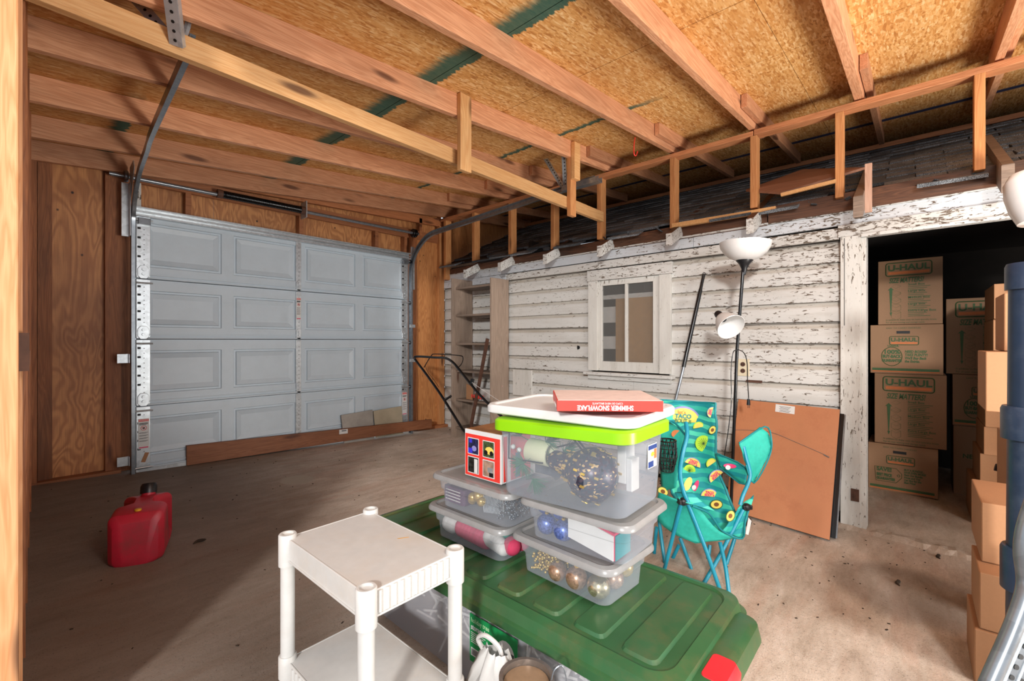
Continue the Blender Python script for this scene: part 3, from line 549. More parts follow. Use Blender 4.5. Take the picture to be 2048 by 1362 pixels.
# ---- torsion spring assembly
ts = thing('torsion_spring', 'black coil spring on a steel shaft above the garage door', 'spring', (1.9, 4.43, 2.36))
mb = MB(); mb.cyl((.49, 4.43, 2.335), (3.27, 4.43, 2.375), .015, n=14); mb.build('shaft', M['steel'], ts, smooth=40)
P = []
for i in range(60*8+1):
    a = i/8*2*PI; x = 1.22+.66*i/480; P.append((x, 4.43+.030*math.cos(a), 2.345+.0144*(x-.5)+.030*math.sin(a)))
mb = MB(); mb.tube(P, .0052, 5); mb.build('coil', M['blackmetal'], ts, smooth=60)
for x in (1.20, 1.90): mb = MB(); mb.cyl((x-.02, 4.43, 2.345+.0144*(x-.5)), (x+.02, 4.43, 2.345+.0144*(x-.5)), .036, n=14); mb.build('winding_cone', M['rust'], ts, smooth=40)
mb = MB(); mb.box((1.925, 4.41, 2.30), (1.935, 4.53, 2.46)); mb.build('centre_bracket', M['galv'], ts)
for x in (3.19, 3.22): mb = MB(); mb.lathe([(0,-.012),(.045,-.012),(.05,-.004),(.04,0),(.05,.004),(.045,.012),(0,.012)], (x, 4.43, 2.374), (1,0,0), 20); mb.build('cable_drum', M['blackmetal'], ts, smooth=40)
for x in (.585,): mb = MB(); mb.lathe([(0,-.012),(.042,-.012),(.046,0),(.042,.012),(0,.012)], (x, 4.43, 2.337), (1,0,0), 20); mb.build('cable_drum', M['steel'], ts, smooth=40)
# ---- tie beam with its hangers
tb = thing('tie_beam', 'long pale yellow wooden beam slung across under the rafters', 'beam', (1.9, 2.16, 2.25))
def zt(X): return 2.262-.006*X
mb = MB(); a, b = .005, 3.66; mb.prism([(a, 2.14, zt(a)-.045), (b, 2.14, zt(b)-.045), (b, 2.14, zt(b)+.045), (a, 2.14, zt(a)+.045)], (0, .038, 0)); mb.build('beam', M['beam'], tb, bevel=.002)
h1 = AY(925, 345, 2.10); h2 = AY(925, 193, 2.10)
mb = MB(); mb.box((h1.x-.045, 2.066, h1.z), (h1.x+.045, 2.10, h2.z)); mb.build('hanger', wood('pale_hanger', 'e0b078', 'c98e54', 'Z', wear=.1), tb, bevel=.003)
h1 = AY(1147, 432, 2.10); h2 = AY(1147, 290, 2.10); h3 = AY(1147, 358, 2.08)
mb = MB(); mb.box((h1.x-.04, 2.10, h1.z), (h1.x+.04, 2.138, h2.z)); mb.build('hanger', M['studz'], tb, bevel=.003)
mb = MB(); mb.box((h1.x-.04, 2.06, h3.z), (h1.x+.04, 2.097, h2.z+.01)); mb.build('hanger', M['beam'], tb, bevel=.003)
for p in ((560, 250), (665, 100), (215, 50)): pass
# ---- stud frame standing on the old eave
sf = thing('stud_frame', 'open frame of short orange studs between rafters and old white wall', 'framing', (3.7, 2, 2))
mb = MB(); mb.bar((3.70, -1.2, 2.625), (3.70, .885, 2.632), .09, .040); mb.build('top_plate', M['platey'], sf, bevel=.003)
mb = MB(); mb.bar((3.70, .89, 2.628), (3.70, 4.5, 2.628), .09, .036); mb.build('top_plate', M['platey'], sf, bevel=.003)
for x, yb in ((895, 560), (952, 525), (1025, 512), (1110, 500), (1203, 480), (1349, 458), (1510, 418), (1680, 398), (1958, 344)):
    p = AX(x, yb, 3.7); w = .045; mb = MB(); mb.box((3.655, p.y-w/2, p.z), (3.745, p.y+w/2, 2.61)); mb.build('stud', M['studz'], sf, bevel=.003)
a, b = AX(1345, 452, 3.66), AX(1552, 418, 3.66); mb = MB(); mb.bar(a, b, .04, .035); mb.build('loose_strip', M['beam'], sf, bevel=.002)
# ---- house roof: rafter tails + shingles, one by one
hr = thing('shingle_roof', 'weathered black shingle roof edge of the old house with missing pieces', 'roof', (4.4, 2, 2.1))
sl = .50; n_ = Vector((1, 0, sl)).normalized(); up_ = Vector((-sl, 0, 1)).normalized()
RX0, RZ0 = 3.66, 2.035
def roofp(s, Y, h=0): return Vector((RX0, Y, RZ0))+n_*s+up_*h
for x, y, hh in ((930, 556, .10), (999, 543, .10), (1090, 528, .10), (1199, 513, .10), (1338, 491, .10), (1500, 467, .11), (1716, 434, .13), (2016, 385, .15)):
    a = AX(x, y, 3.50); mb = MB(); Y = a.y; a.y = Y-.022; ln = .30 if x < 1600 else .34
    top0 = a+Vector((0, 0, hh)); mb.prism([a, top0, top0+n_*1.05, a+n_*1.05], (0, .044, 0)); tl_ = mb.build('rafter_tail', M['oldwood_y'] if x > 1700 else M['blocking'], hr)
    mb = MB(); mb.prism([a+Vector((-.002,-.002,-.001)), top0+Vector((-.002,-.002,-.004)), top0+n_*.20+Vector((0,-.002,-.004)), a+n_*.26+Vector((0,-.002,-.001))], (0, .048, 0)); mb.build('painted_end', M['peel'] if x < 1700 else M['oldwood_y'], tl_)
random.seed(5)
mb = MB(); mb.prism([roofp(.10, -1.6, -.03), roofp(2.05, -1.6, -.03), roofp(2.05, -1.6, -.012), roofp(.10, -1.6, -.012)], (0, 6.13, 0)); mb.build('roof_deck', M['blackgap'], hr)
sm = []
for v in range(4):
    mb = MB(); w = .296; d = .15; z = lambda: random.uniform(.000, .011)
    mb.add([(0,0,z()), (0,w/2,z()), (0,w,z()), (d,0,0), (d,w/2,0), (d,w,0), (0,0,-.013), (0,w/2,-.013), (0,w,-.013), (d,0,-.008), (d,w/2,-.008), (d,w,-.008)],
           [(0,1,4,3),(1,2,5,4),(0,6,7,1),(1,7,8,2),(6,9,10,7),(7,10,11,8),(0,3,9,6),(2,8,11,5)])
    me = bpy.data.meshes.new('shingle'); me.from_pydata(mb.v, [], mb.f); me.materials.append(M['shingle']); b = bmesh.new(); b.from_mesh(me); bmesh.ops.recalc_face_normals(b, faces=b.faces); b.to_mesh(me); b.free(); sm.append(me)
rot = Euler((0, -math.atan(sl), 0)); cnt = 0
for r in range(15):
    s0 = r*.132
    for k in range(20):
        Y = -1.5+k*.30+(r % 2)*.15+random.uniform(-.006, .006)
        if r == 0 and random.random() < .55: continue
        if r == 1 and random.random() < .22: continue
        if cnt >= 299 or Y > 4.22: continue
        cnt += 1; o = bpy.data.objects.new('shingle', random.choice(sm)); C.objects.link(o); o.parent = hr
        o.location = roofp(s0+random.uniform(-.012, .012)-(.03 if r < 2 else 0), Y, .006*(r < 2)*random.uniform(0, 3))-wl(hr); o.rotation_euler = (rot.x+random.uniform(-.01, .01), rot.y+random.uniform(-.015, .03)+(.06 if r == 0 else 0), rot.z+random.uniform(-.02, .02))
# broken bits at the eave
mb = MB()
for i in range(36):
    Y = random.uniform(-.6, 4.2); p = roofp(random.uniform(.0, .10), Y, random.uniform(-.02, .0)); s = random.uniform(.012, .035); mb.obox(p, (s*1.6, s*2, .006), Euler((random.uniform(-.4,.4), -.46+random.uniform(-.3,.3), random.uniform(0,3))).to_matrix())
tag(mb.build('broken_shingle_bits', M['shingle'], hr), kind='stuff')
# ---- loose boards lying on that roof
lbd = MB(); q = [AX(1492, 386, 3.75), AX(1562, 392, 3.66), AX(1730, 342, 3.75), AX(1605, 345, 4.15)]
lbd.prism([v+Vector((0,0,.01)) for v in q], (0, 0, .016)); tag(lbd.build('loose_plywood', wood('brown_ply_offcut', '8a6450', '6e4c3a', 'Y', wear=.3, knots=False)), 'brown plywood offcut lying on the shingles', 'plywood')
mb = MB(); mb.bar(AX(1562, 390, 3.63), AX(1672, 362, 3.63), .02, .022); tag(mb.build('wood_strip', M['beam']), 'bright split wood strip along the plywood offcut edge', 'strip')
mb = MB(); p = AX(1737, 425, 3.64); q = AX(1735, 328, 3.64); mb.box((3.63, p.y-.018, p.z), (3.65, p.y+.018, q.z)); tag(mb.build('short_stake', wood('pinkish_stake', 'c4a08c', 'a8836e', 'Z', wear=.3, grey='8a7a70')), 'short pinkish wood stake standing on a rafter tail above the doorway', 'stake')
# ---- plank on the floor against the door
pl = MB(); a0 = Vector((.955, 4.385, .088)); b0 = Vector((3.06, 4.325, .024)); hgt = Vector((0, .0, .165))
d_ = (b0-a0).normalized(); nn = Vector((-d_.y, d_.x, 0)).normalized()*.035
b1 = b0+d_*.32
pl.prism([a0, b1+Vector((0,0,.04)), b1+Vector((0,0,.14)), a0+Vector((0,0,.16)), a0+Vector((.0,0,.15))][:4], nn); plank = tag(pl.build('floor_plank', M['floorboard'], bevel=.003), 'long reddish plank lying on edge at the foot of the garage door', 'plank')
mb = MB(); c = a0+d_*1.32; mb.prism([c+Vector((0,-.004,.10))+d_*-.045, c+Vector((0,-.004,.10))+d_*.045, c+Vector((0,-.004,.145))+d_*.045, c+Vector((0,-.004,.145))+d_*-.045], (0, .004, 0)); ltp = mb.build('paper_sticker', M['whiteclean'], plank); mb = MB(); mb.prism([c+Vector((0,-.0045,.125))+d_*-.02, c+Vector((0,-.0045,.125))+d_*.03, c+Vector((0,-.0045,.138))+d_*.03, c+Vector((0,-.0045,.138))+d_*-.02], (0, .001, 0)); mb.build('printed_mark', M['steel'], ltp)
# two stone tiles standing behind the plank
for i, (xa, xb, lab) in enumerate(((688, 748, 'grey stone tile at the door, left of the two'), (752, 806, 'beige stone tile at the door, right of the two'))):
    p = AY(xa, 828+(-2)*i, 4.38); q = AY(xb, 822, 4.38); mb = MB(); mb.prism([(p.x, 4.375, .04), (q.x, 4.375, .03), (q.x-.005, 4.40, .345), (p.x-.02, 4.40, .33)], (0, .01, 0)); tag(mb.build('stone_tile', M['tile'] if i == 0 else plain('beige_stone', 'b4a890', .5, var=.1, sc=5)), lab, 'tile', 'stone tiles leaning on the garage door')
# ---- wooden shelving against the far right
sh = thing('wooden_shelf_unit', 'tall narrow grey weathered wooden shelf against the white siding', 'shelf', (3.57, 3.68, 0))
mb = MB(); mb.box((3.40, 3.965, -.03), (3.715, 3.99, 1.815)); mb.build('side_panel', M['oldwood_z'], sh, bevel=.003)
mb = MB(); mb.box((3.44, 3.375, -.05), (3.715, 3.40, 1.775)); mb.build('side_panel', M['oldwood_z'], sh, bevel=.003)
for z in (1.70, 1.385, 1.06, .745, .415, .09): mb = MB(); mb.box((3.45, 3.40, z-.01), (3.715, 3.965, z+.012)); mb.build('shelf', M['oldwood_y'], sh, bevel=.002)
mb = MB(); mb.bar((3.436, 3.43, 1.12), (3.432, 3.72, .02), .02, .035); tag(mb.build('rusty_bar', M['rust']), 'rusty brown bar leaning inside the wooden shelf unit', 'bar')
mb = MB(); mb.loft([(.10, .20, .01, 0), (.14, .24, .03, .04), (.12, .26, .02, .10), (.11, .20, .01, .13)], (3.56, 3.57, .43), .1, 3); pb = mb.build('torn_paper_bag', M['peelz'], smooth=None); tag(pb, 'torn white and red paper bag on a lower shelf', 'paper bag')
for k in range(6): mb = MB(); mb.box((3.44, 3.50+.035*k, .455+.002*k), (3.447, 3.515+.035*k, .50)); mb.build('red_stripe', M['red'], pb)
mb = MB(); mb.prism([(3.50, 3.84, .43), (3.48, 3.72, .43), (3.48, 3.71, .58), (3.51, 3.85, .60)], (.01, 0, 0)); tag(mb.build('cardboard_scrap', M['card']), 'torn brown cardboard scrap beside the paper bag', 'cardboard')
mb = MB(); mb.obox((3.60, 3.42, .60), (.004, .09, .05), Euler((.5, 0, .2)).to_matrix()); fl = mb.build('small_flag', M['felt']); tag(fl, 'tiny red and white striped flag on the wooden shelf', 'flag')
for k in range(4): mb = MB(); mb.obox(Vector((3.597, 3.42, .60))+Euler((.5,0,.2)).to_matrix()@Vector((0, 0, -.02+.013*k)), (.002, .09, .006), Euler((.5, 0, .2)).to_matrix()); mb.build('red_stripe', M['red'], fl)
mb = MB(); mb.box((3.68, 3.42, .13), (3.71, 3.52, .75)); tag(mb.build('white_board', M['peelz']), 'white painted board standing behind the lower shelves', 'board')
# ---- lawn mower
mw = thing('push_mower', 'black push mower with looped tube handle beside the door', 'mower', (3.0, 2.9, 0))
def mp(x, y, d): return U(x, y, d)
hL = smooth_path([mp(925, 858, 4.25), mp(882, 790, 4.55), mp(850, 745, 4.75), mp(834, 724, 4.85), mp(829, 715, 4.87), mp(838, 713, 4.84), mp(870, 715, 4.65), mp(890, 716, 4.5), mp(905, 724, 4.38), mp(920, 741, 4.28), mp(960, 790, 4.0), mp(1015, 845, 3.65), mp(1060, 900, 3.45)], 5)
mb = MB(); mb.tube([mp(985, 925, 3.95)]+hL, .0125, 8); mb.build('handle', M['blackmetal'], mw, smooth=60)
mb = MB(); mb.tube(smooth_path([mp(848, 735, 4.75), mp(862, 712, 4.72), mp(872, 708, 4.68), mp(918, 711, 4.45), mp(926, 716, 4.42), mp(923, 728, 4.40), mp(914, 737, 4.38)], 4), .005, 6); mb.build('bail_bar', M['blackmetal'], mw, smooth=60)
mb = MB(); mb.tube(smooth_path([mp(850, 730, 4.74), mp(856, 745, 4.7), mp(868, 760, 4.62), mp(878, 775, 4.57)], 4), .0025, 5); mb.build('cable', M['blackmetal'], mw)
mb = MB(); mb.tube(smooth_path([mp(944, 765, 4.05), mp(985, 793, 3.85), mp(1015, 812, 3.7)], 4), .002, 5); mb.build('starter_cord', M['felt'], mw)
mb = MB(); mb.obox(mp(944, 763, 4.08), (.02, .03, .05), Euler((0,.4,0)).to_matrix()); mb.cyl(mp(890, 800, 4.45), mp(902, 792, 4.4), .012, n=8); mb.build('lever', M['blackmetal'], mw)
dc = mp(1035, 925, 3.62); dz = fz(dc.x, dc.y)
mb = MB(); mb.loft([(.44, .46, .12, .08), (.46, .48, .13, .10), (.40, .42, .12, .19), (.22, .24, .1, .22)], (dc.x, dc.y, dz), .4, 5); mb.build('deck', M['blackmetal'], mw, smooth=50)
mb = MB(); mb.lathe([(0,.21),(.09,.21),(.09,.32),(.06,.35),(0,.35)], (dc.x, dc.y, dz), n=20); mb.build('engine', M['black'], mw, smooth=40)
for a in (45, 135, 225, 315):
    c = Vector((dc.x+.28*math.cos(math.radians(a)), dc.y+.28*math.sin(math.radians(a)), dz+.085)); mb = MB(); mb.lathe([(0,-.02),(.08,-.02),(.085,0),(.08,.02),(0,.02)], c, (.8, .5, 0), 20); mb.build('wheel', M['black'], mw, smooth=40)
# ---- brown panel and frames leaning on the wall
hp = thing('leaning_board', 'large brown hardboard with hanging wire leaning by the doorway', 'board', (3.55, .7, -.1))
a, b = Vector((3.335, .985, -.075)), Vector((3.305, .385, -.105)); A2, B2 = Vector((3.70, 1.0, .654)), Vector((3.68, .372, .642))
nrm = (b-a).cross(A2-a).normalized(); nrm = nrm if nrm.x > 0 else -nrm
mb = MB(); mb.prism([a, b, B2, A2], nrm*.008); mb.build('hardboard', M['hardboard'], hp)
mb = MB(); mb.prism([a+nrm*.009, b+nrm*.009, B2+nrm*.009, A2+nrm*.009], nrm*.012); mb.build('frame_edge', M['blackmetal'], hp)
def onp(u, v, e=.0012): return a+(b-a)*u+(A2-a)*v-nrm*e
mb = MB(); mb.prism([onp(.42, .93, 0), onp(.62, .93, 0), onp(.62, 1.0, 0)-Vector((0,0,.0)), onp(.42, 1.0, 0)][:4], -nrm*.001); pl_ = mb.build('paper_label', M['whiteclean'], hp)
mb = MB()
for k in range(5): mb.prism([onp(.46+.01*(k % 2), .985-.011*k, .0012), onp(.58-.012*(k % 3), .985-.011*k, .0012), onp(.58-.012*(k % 3), .982-.011*k, .0012), onp(.46+.01*(k % 2), .982-.011*k, .0012)], -nrm*.0004)
mb.build('small_print', M['black'], pl_)
mb = MB(); mb.tube(smooth_path([onp(-.0, .70, .004), onp(.15, .72, .004), onp(.40, .735, .006), onp(.65, .69, .005), onp(.93, .63, .004)], 5), .0015, 5); mb.cyl(onp(.92, .63, .003), onp(.97, .615, .003), .004, n=6); mb.build('hanging_wire', M['steel'], hp)
fr = thing('picture_frame', 'thin black picture frame with silver edge behind the brown board', 'frame', (3.6, .5, -.1))
o_ = Vector((.045, -.025, .0)); mb = MB(); mb.prism([a+o_, b+o_, B2+Vector((.018,-.022,-.03)), A2+Vector((.018,-.02,-.03))], nrm*.012); mb.build('frame_panel', M['blackmetal'], fr); mb = MB(); mb.bar(b+o_+Vector((.012,-.004,0)), B2+Vector((.03,-.027,-.03)), .006, .006); mb.build('silver_edge', M['steel'], fr)
# ---- broom stick
st = thing('extension_pole', 'long black and silver pole leaning against the siding by the window', 'pole', (3.4, 1.6, 0))
p0, p2 = AX(1408, 548, 3.70), AX(1353, 800, 3.53); p1 = p0.lerp(p2, .74); p3 = p2+(p2-p0)*.82; p3.z = max(p3.z, fz(p3.x, p3.y)+.01)
mb = MB(); mb.tube([p1, p0+(p1-p0)*.18, p0+(p1-p0)*.15, p0], [.0155, .015, .0115, .0115], 12); mb.build('grip', M['blackmetal'], st, smooth=50)
mb = MB(); mb.cyl(p3, p1, .0105, n=12); mb.build('tube', M['steel'], st, smooth=50); mb = MB(); mb.tube(arc(p0, .011, 0, 2*PI, 12, (0,1,0), (0,0,1))[:-1], .003, 5, close=True); mb.build('hang_loop', M['blackmetal'], st)
# ---- floor lamp
fl = thing('floor_lamp', 'black torchiere floor lamp with white bowl shade and side reading shade', 'lamp', (3.45, 1.0, -.1))
T = U(1490, 492, 2.98); Bm = U(1462, 990, 3.02); d0 = (T-Bm)
def lp(t): return Bm+d0*t
low = lp(-.02); low.z = fz(low.x, low.y)
mb = MB(); mb.lathe([(0,.0),(.125,.0),(.125,.014),(.10,.028),(.02,.04),(.015,.06)], low, n=28); mb.build('base', M['black'], fl, smooth=40)
mb = MB(); mb.tube([low+Vector((0,0,.03)), U(1474, 700, 3.0), U(1477, 660, 2.99), U(1488, 515, 2.98)], .0105, 12); mb.build('pole', M['blackmetal'], fl, smooth=60)
axl = (U(1490, 492, 2.98)-U(1488, 540, 2.98)).normalized()
mb = MB(); mb.lathe([(.011,-.085),(.013,-.07),(.018,-.045),(.032,-.015),(.052,.008),(.052,.014),(0,.014)], U(1489, 524, 2.98), axl, 24); mb.build('neck', M['black'], fl, smooth=50)
mb = MB(); mb.lathe([(0,.008),(.05,.010),(.095,.030),(.13,.062),(.150,.095),(.158,.128),(.154,.128),(.146,.095),(.125,.064),(.09,.036),(0,.016)], U(1489, 524, 2.98), axl, 36); mb.build('bowl_shade', M['porcelain'], fl, smooth=60)
cup = U(1440, 632, 2.99); mouth = U(1464, 656, 2.87); ax = (mouth-cup).normalized()
mb = MB(); mb.lathe([(.03,0),(.045,.015),(.065,.05),(.083,.095),(.090,.125),(.088,.126),(.08,.096),(.062,.052),(.042,.02),(.028,.004)], cup+ax*.012, ax, 28); mb.build('reading_shade', M['porcelain'], fl, smooth=60)
mb = MB(); mb.lathe([(0,-.035),(.022,-.035),(.026,-.02),(.026,.012),(.018,.014),(.018,.05),(0,.05)], cup, ax, 20); mb.build('socket', M['black'], fl, smooth=50)
mb = MB(); mb.tube(smooth_path([cup, U(1455, 640, 3.0), U(1476, 668, 2.99)], 4), .006, 8); mb.build('gooseneck', M['black'], fl, smooth=50)
mb = MB(); mb.tube(smooth_path([U(1474, 700, 2.97), U(1466, 706, 2.95), U(1462, 745, 2.95), U(1463, 800, 2.94), U(1458, 850, 2.93), U(1450, 905, 2.93), U(1443, 960, 2.95), U(1440, 1000, 2.9)], 6), .003, 6); mb.tube(smooth_path([U(1476, 699, 2.97), U(1488, 706, 2.97), U(1494, 725, 2.98), U(1495, 760, 3.02), U(1497, 790, 3.05), U(1497, 800, 3.05)], 6), .003, 6); cd = mb.build('power_cord', M['blackmetal'], fl, smooth=60)
mb = MB(); mb.cyl(U(1497, 798, 3.05), U(1497, 810, 3.05), .009, .012, 8); mb.cyl(U(1496, 810, 3.05), U(1496, 816, 3.05), .0015, n=5); mb.cyl(U(1499, 810, 3.05), U(1499, 816, 3.05), .0015, n=5); mb.build('plug', M['blackmetal'], cd)
# ---- wall outlet
ot = thing('wall_outlet', 'ivory double power outlet on the siding behind the floor lamp', 'outlet', (3.74, .97, .88))
o0 = AX(1486, 735, 3.742); mb = MB(); mb.box((3.738, o0.y-.045, o0.z-.065), (3.75, o0.y+.045, o0.z+.065)); mb.build('cover_plate', M['outlet'], ot, bevel=.003)
for dz_ in (-.025, .025):
    mb = MB(); mb.lathe([(0,-.003),(.017,-.003),(.017,.0)], (3.737, o0.y, o0.z+dz_), (1,0,0), 16); s_ = mb.build('socket', M['rust'], ot)
    mb = MB(); mb.box((3.731, o0.y-.008, o0.z+dz_-.005), (3.734, o0.y-.005, o0.z+dz_+.006)); mb.box((3.731, o0.y+.005, o0.z+dz_-.005), (3.734, o0.y+.008, o0.z+dz_+.006)); mb.build('slot', M['blackgap'], s_)
# ---- red hook on a rafter, and red tag
mb = MB(); mb.tube(smooth_path([AY(1270, 275, 1.50), AY(1268, 290, 1.48), AY(1268, 308, 1.47), AY(1272, 311, 1.47), AY(1275, 303, 1.47)], 4), .004, 6); tag(mb.build('ceiling_hook', M['red'], smooth=60), 'small red hook screwed into a rafter', 'hook')
# ---- gas can
gc = thing('gas_can', 'dusty red plastic fuel can with black cap on the dark floor', 'fuel can', (.45, 2.8, .05))
gy = math.radians(72); g0 = Vector((.452, 2.90, .048)); gr = Euler((0, 0, gy)).to_matrix()   # local x along the can, y across
def gl(x, y, z): return g0+gr@Vector((x, y, z))
mb = MB(); hw = .105
sec = [(-.20, .0, .035, .045), (-.19, .0, .20, .085), (-.165, .0, .235, .105), (-.06, .0, .245, .105), (-.02, .0, .245, .105), (.04, .0, .250, .105), (.12, .0, .24, .10), (.165, .02, .20, .085), (.18, .04, .16, .06)]
rings = []
for x, z0, z1, w in sec:
    r = min(.03, (z1-z0)/2.2, w/2.2); ring = []
    for q, (sy, sz) in enumerate(((1,1),(-1,1),(-1,-1),(1,-1))):
        for i in range(5):
            t = q*PI/2+i*PI/8; ring.append(gl(x, sy*(w-r)+r*math.cos(t), (z0+z1)/2+sz*((z1-z0)/2-r)+r*math.sin(t)))
    rings.append(ring)
k = 20; vs = [p for r in rings for p in r]
# handle hollow: pinch the middle top on both sides, leaving a rib
for i, (x, z0, z1, w) in enumerate(sec):
    if -.03 < x < .05:
        for j in range(k):
            v = vs[i*k+j]; l = gr.inverted()@(v-g0)
            if l.z > .16: vs[i*k+j] = gl(l.x, max(-.035, min(.035, l.y)), l.z)
mb.add(vs, [(i*k+j, i*k+(j+1) % k, (i+1)*k+(j+1) % k, (i+1)*k+j) for i in range(len(sec)-1) for j in range(k)]+[tuple(range(k)), tuple(range((len(sec)-1)*k, len(sec)*k))])
mb.build('can_body', M['can'], gc, smooth=55, bevel=.004)
mb = MB(); mb.lathe([(.03,0),(.03,.02),(.028,.03)], gl(.12, 0, .235), gr@Vector((.3, 0, 1)), 18); mb.build('neck', M['can'], gc, smooth=50)
mb = MB(); mb.lathe([(.0,.0),(.036,.0),(.036,.035),(.03,.05),(0,.05)], gl(.125, 0, .245), gr@Vector((.35, 0, 1)), 20); mb.build('cap', M['black'], gc, smooth=40)
mb = MB(); mb.lathe([(0,0),(.014,0),(.014,.008),(0,.01)], gl(-.135, 0, .238), (0,0,1), 12); mb.build('vent_cap', plain('yellow_cap', 'd8a020', .4), gc, smooth=40)
# ================================================================== FOREGROUND
# ---- green lidded tree storage box
gb = thing('tree_storage_box', 'long frosted tote with dusty green lid and red latch under the clear bins', 'storage box', (1.25, 1.05, -.03))
GX0, GX1, GY0, GY1 = .955, 1.515, .375, 1.80; gcx, gcy = (GX0+GX1)/2, (GY0+GY1)/2; gf = fz(1.2, 1.05)
mb = MB(); mb.loft([(.44, 1.28, .05, 0), (.46, 1.30, .05, .01), (.50, 1.36, .05, .30)], (gcx, gcy, gf), 0, 5, True, False); mb.build('tub', M['cleargrey'], gb, smooth=50)
mb = MB(); random.seed(21)
for i in range(420):
    c = Vector((random.uniform(gcx-.20, gcx+.18), random.uniform(gcy-.6, gcy+.6), gf+random.uniform(.02, .24))); d = Vector((random.gauss(0,1), random.gauss(0,1), random.gauss(0,1)))*.0+Vector((random.gauss(0,.5), random.gauss(0,1), random.gauss(0,.6))).normalized()*.045; mb.bar(c-d, c+d, .007, .007, (.3,.5,.8))
tag(mb.build('tinsel_tree_branches', M['felt'], None), 'white tinsel branches packed inside the frosted tote', 'branches', kind='stuff')
mb = MB(); zl = .285; mb.loft([(.54, 1.41, .05, -.028), (.56, 1.43, .06, -.024), (.56, 1.43, .06, .0), (.535, 1.405, .055, .004), (.522, 1.39, .055, .034), (.47, 1.33, .06, .042), (.46, 1.32, .06, .036)], (gcx, gcy, zl), 0, 6, False, True); lid = mb.build('lid', M['greenlid'], gb, smooth=35)
for i in range(9):   # raised ribs across the lid
    y = gcy-.58+i*.145; mb = MB(); mb.loft([(.42, .10, .02, 0), (.41, .088, .018, .009)], (gcx, y, zl+.0355), 0, 3); mb.build('lid_rib', M['greenlid'], lid, smooth=20)
mb = MB(); mb.loft([(.40, .10, .04, -.05), (.42, .12, .045, -.03), (.42, .10, .045, .01), (.34, .07, .03, .02)], (gcx, GY0+.005, zl), 0, 5); mb.build('end_grip', M['greenlid'], lid, smooth=40)
mb = MB(); mb.loft([(.11, .07, .01, -.05), (.115, .075, .012, .0), (.10, .055, .012, .022)], (gcx-.09, GY0-.022, zl), 0, 3); mb.build('latch', M['redplastic'], gb, smooth=40)
# printed label on the long side
lx = gcx-.256; ly1 = AX(941, 1230, lx).y; ly0 = ly1-.20; lz1, lz0 = .235, .085
mb = MB(); mb.box((lx-.003, ly0, lz0), (lx-.001, ly1, lz1)); lab = mb.build('paper_label', plain('green_label', '128a4a', .4, var=.03), gb)
text('holiday tree', .021, (lx-.0036, ly1-.006, lz1-.018), (0,-1,0), (0,0,1), plain('pale_green_ink', 'b8e0b0', .5), lab, xs=.8); text('storage box', .024, (lx-.0036, ly1-.006, lz1-.040), (0,-1,0), (0,0,1), M['whiteclean'], lab, bold=.0006, xs=.75)
mb = MB()
for k in range(6): mb.box((lx-.0036, ly1-.07+.008*(k % 3), lz1-.058-.006*k), (lx-.003, ly1-.006, lz1-.056-.006*k))
mb.build('small_print', M['felt'], lab)
mb = MB(); mb.prism([(lx-.0034, ly0+.045+.035*math.cos(t*PI/8), lz0+.09+.038*math.sin(t*PI/8)) for t in range(9)]+[(lx-.0034, ly0+.002, lz0+.004), (lx-.0034, ly0+.03, lz0+.004)], (.0004, 0, 0)); mb.build('white_drop', M['whiteclean'], lab)
mb = MB(); mb.box((lx-.004, ly0+.012, lz0+.07), (lx-.0034, ly0+.07, lz0+.10)); mb.build('picture', plain('dark_print', '4a4a4e', .5), lab)
mb = MB(); mb.box((lx-.0036, ly1-.04, lz0+.02), (lx-.003, ly1-.006, lz0+.045)); mb.build('barcode_field', M['whiteclean'], lab)
mb = MB()
for k in range(9): mb.box((lx-.0042, ly1-.037+.0033*k, lz0+.024), (lx-.0036, ly1-.0355+.0033*k, lz0+.042))
mb.build('barcode', M['black'], lab)
# ---- small lidded bins
def bin_(cx, cy, z0, label, w=.285, d=.40, h=.130, yaw=0):
    t = thing('plastic_bin', label, 'storage bin', (cx, cy, z0), 'small clear bins with grey lids')
    mb = MB(); mb.loft([(w-.085, d-.085, .03, 0.002), (w-.075, d-.075, .03, .006), (w-.065, d-.065, .032, .066), (w-.050, d-.050, .035, .072), (w-.040, d-.040, .035, h-.014)], (cx, cy, z0), yaw, 6, True, False); mb.build('tub', M['clear'], t, smooth=30)
    mb = MB(); mb.loft([(w-.022, d-.022, .04, h-.022), (w, d, .045, h-.018), (w, d, .045, h-.010), (w-.012, d-.012, .042, h-.001), (w-.045, d-.045, .035, h+.001), (w-.055, d-.055, .03, h-.007)], (cx, cy, z0), yaw, 7, False, True); mb.build('lid', M['greylid'], t, smooth=40)
    return t
zl0 = zl+.0435
b1 = bin_(1.250, .815, zl0, 'clear bin of gold ornaments under the grey lid, lowest in the right stack', yaw=-.05)
b2 = bin_(1.235, 1.235, zl0, 'clear bin of red and white cloth, lowest in the left stack', d=.42)
b4 = bin_(1.255, .775, zl0+.132, 'clear bin of blue ornaments and a gift box, under the big tote', w=.30, yaw=.03)
b3 = bin_(1.225, 1.195, zl0+.132, 'clear bin of sparkly trinkets, under the red photo box', d=.42)
ORN = []
def ball(c, r, m, label, grp, ridged=False):
    mb = MB(); mb.sphere(c, r, 18, 12); o = mb.build('ornament', m, smooth=60); tag(o, label, 'ornament', grp)
    mb = MB(); mb.cyl((c[0], c[1], c[2]+r*.95), (c[0], c[1], c[2]+r*1.15), r*.2, n=8); mb.build('cap', M['gold'], o)
    return o
zb = zl0+.006; X1 = 1.155
ball((X1+.005, .845, zb+.034), .030, M['rosegold'], 'ridged rose gold ornament beside the bead garland in the lowest right bin', 'gold ornaments')
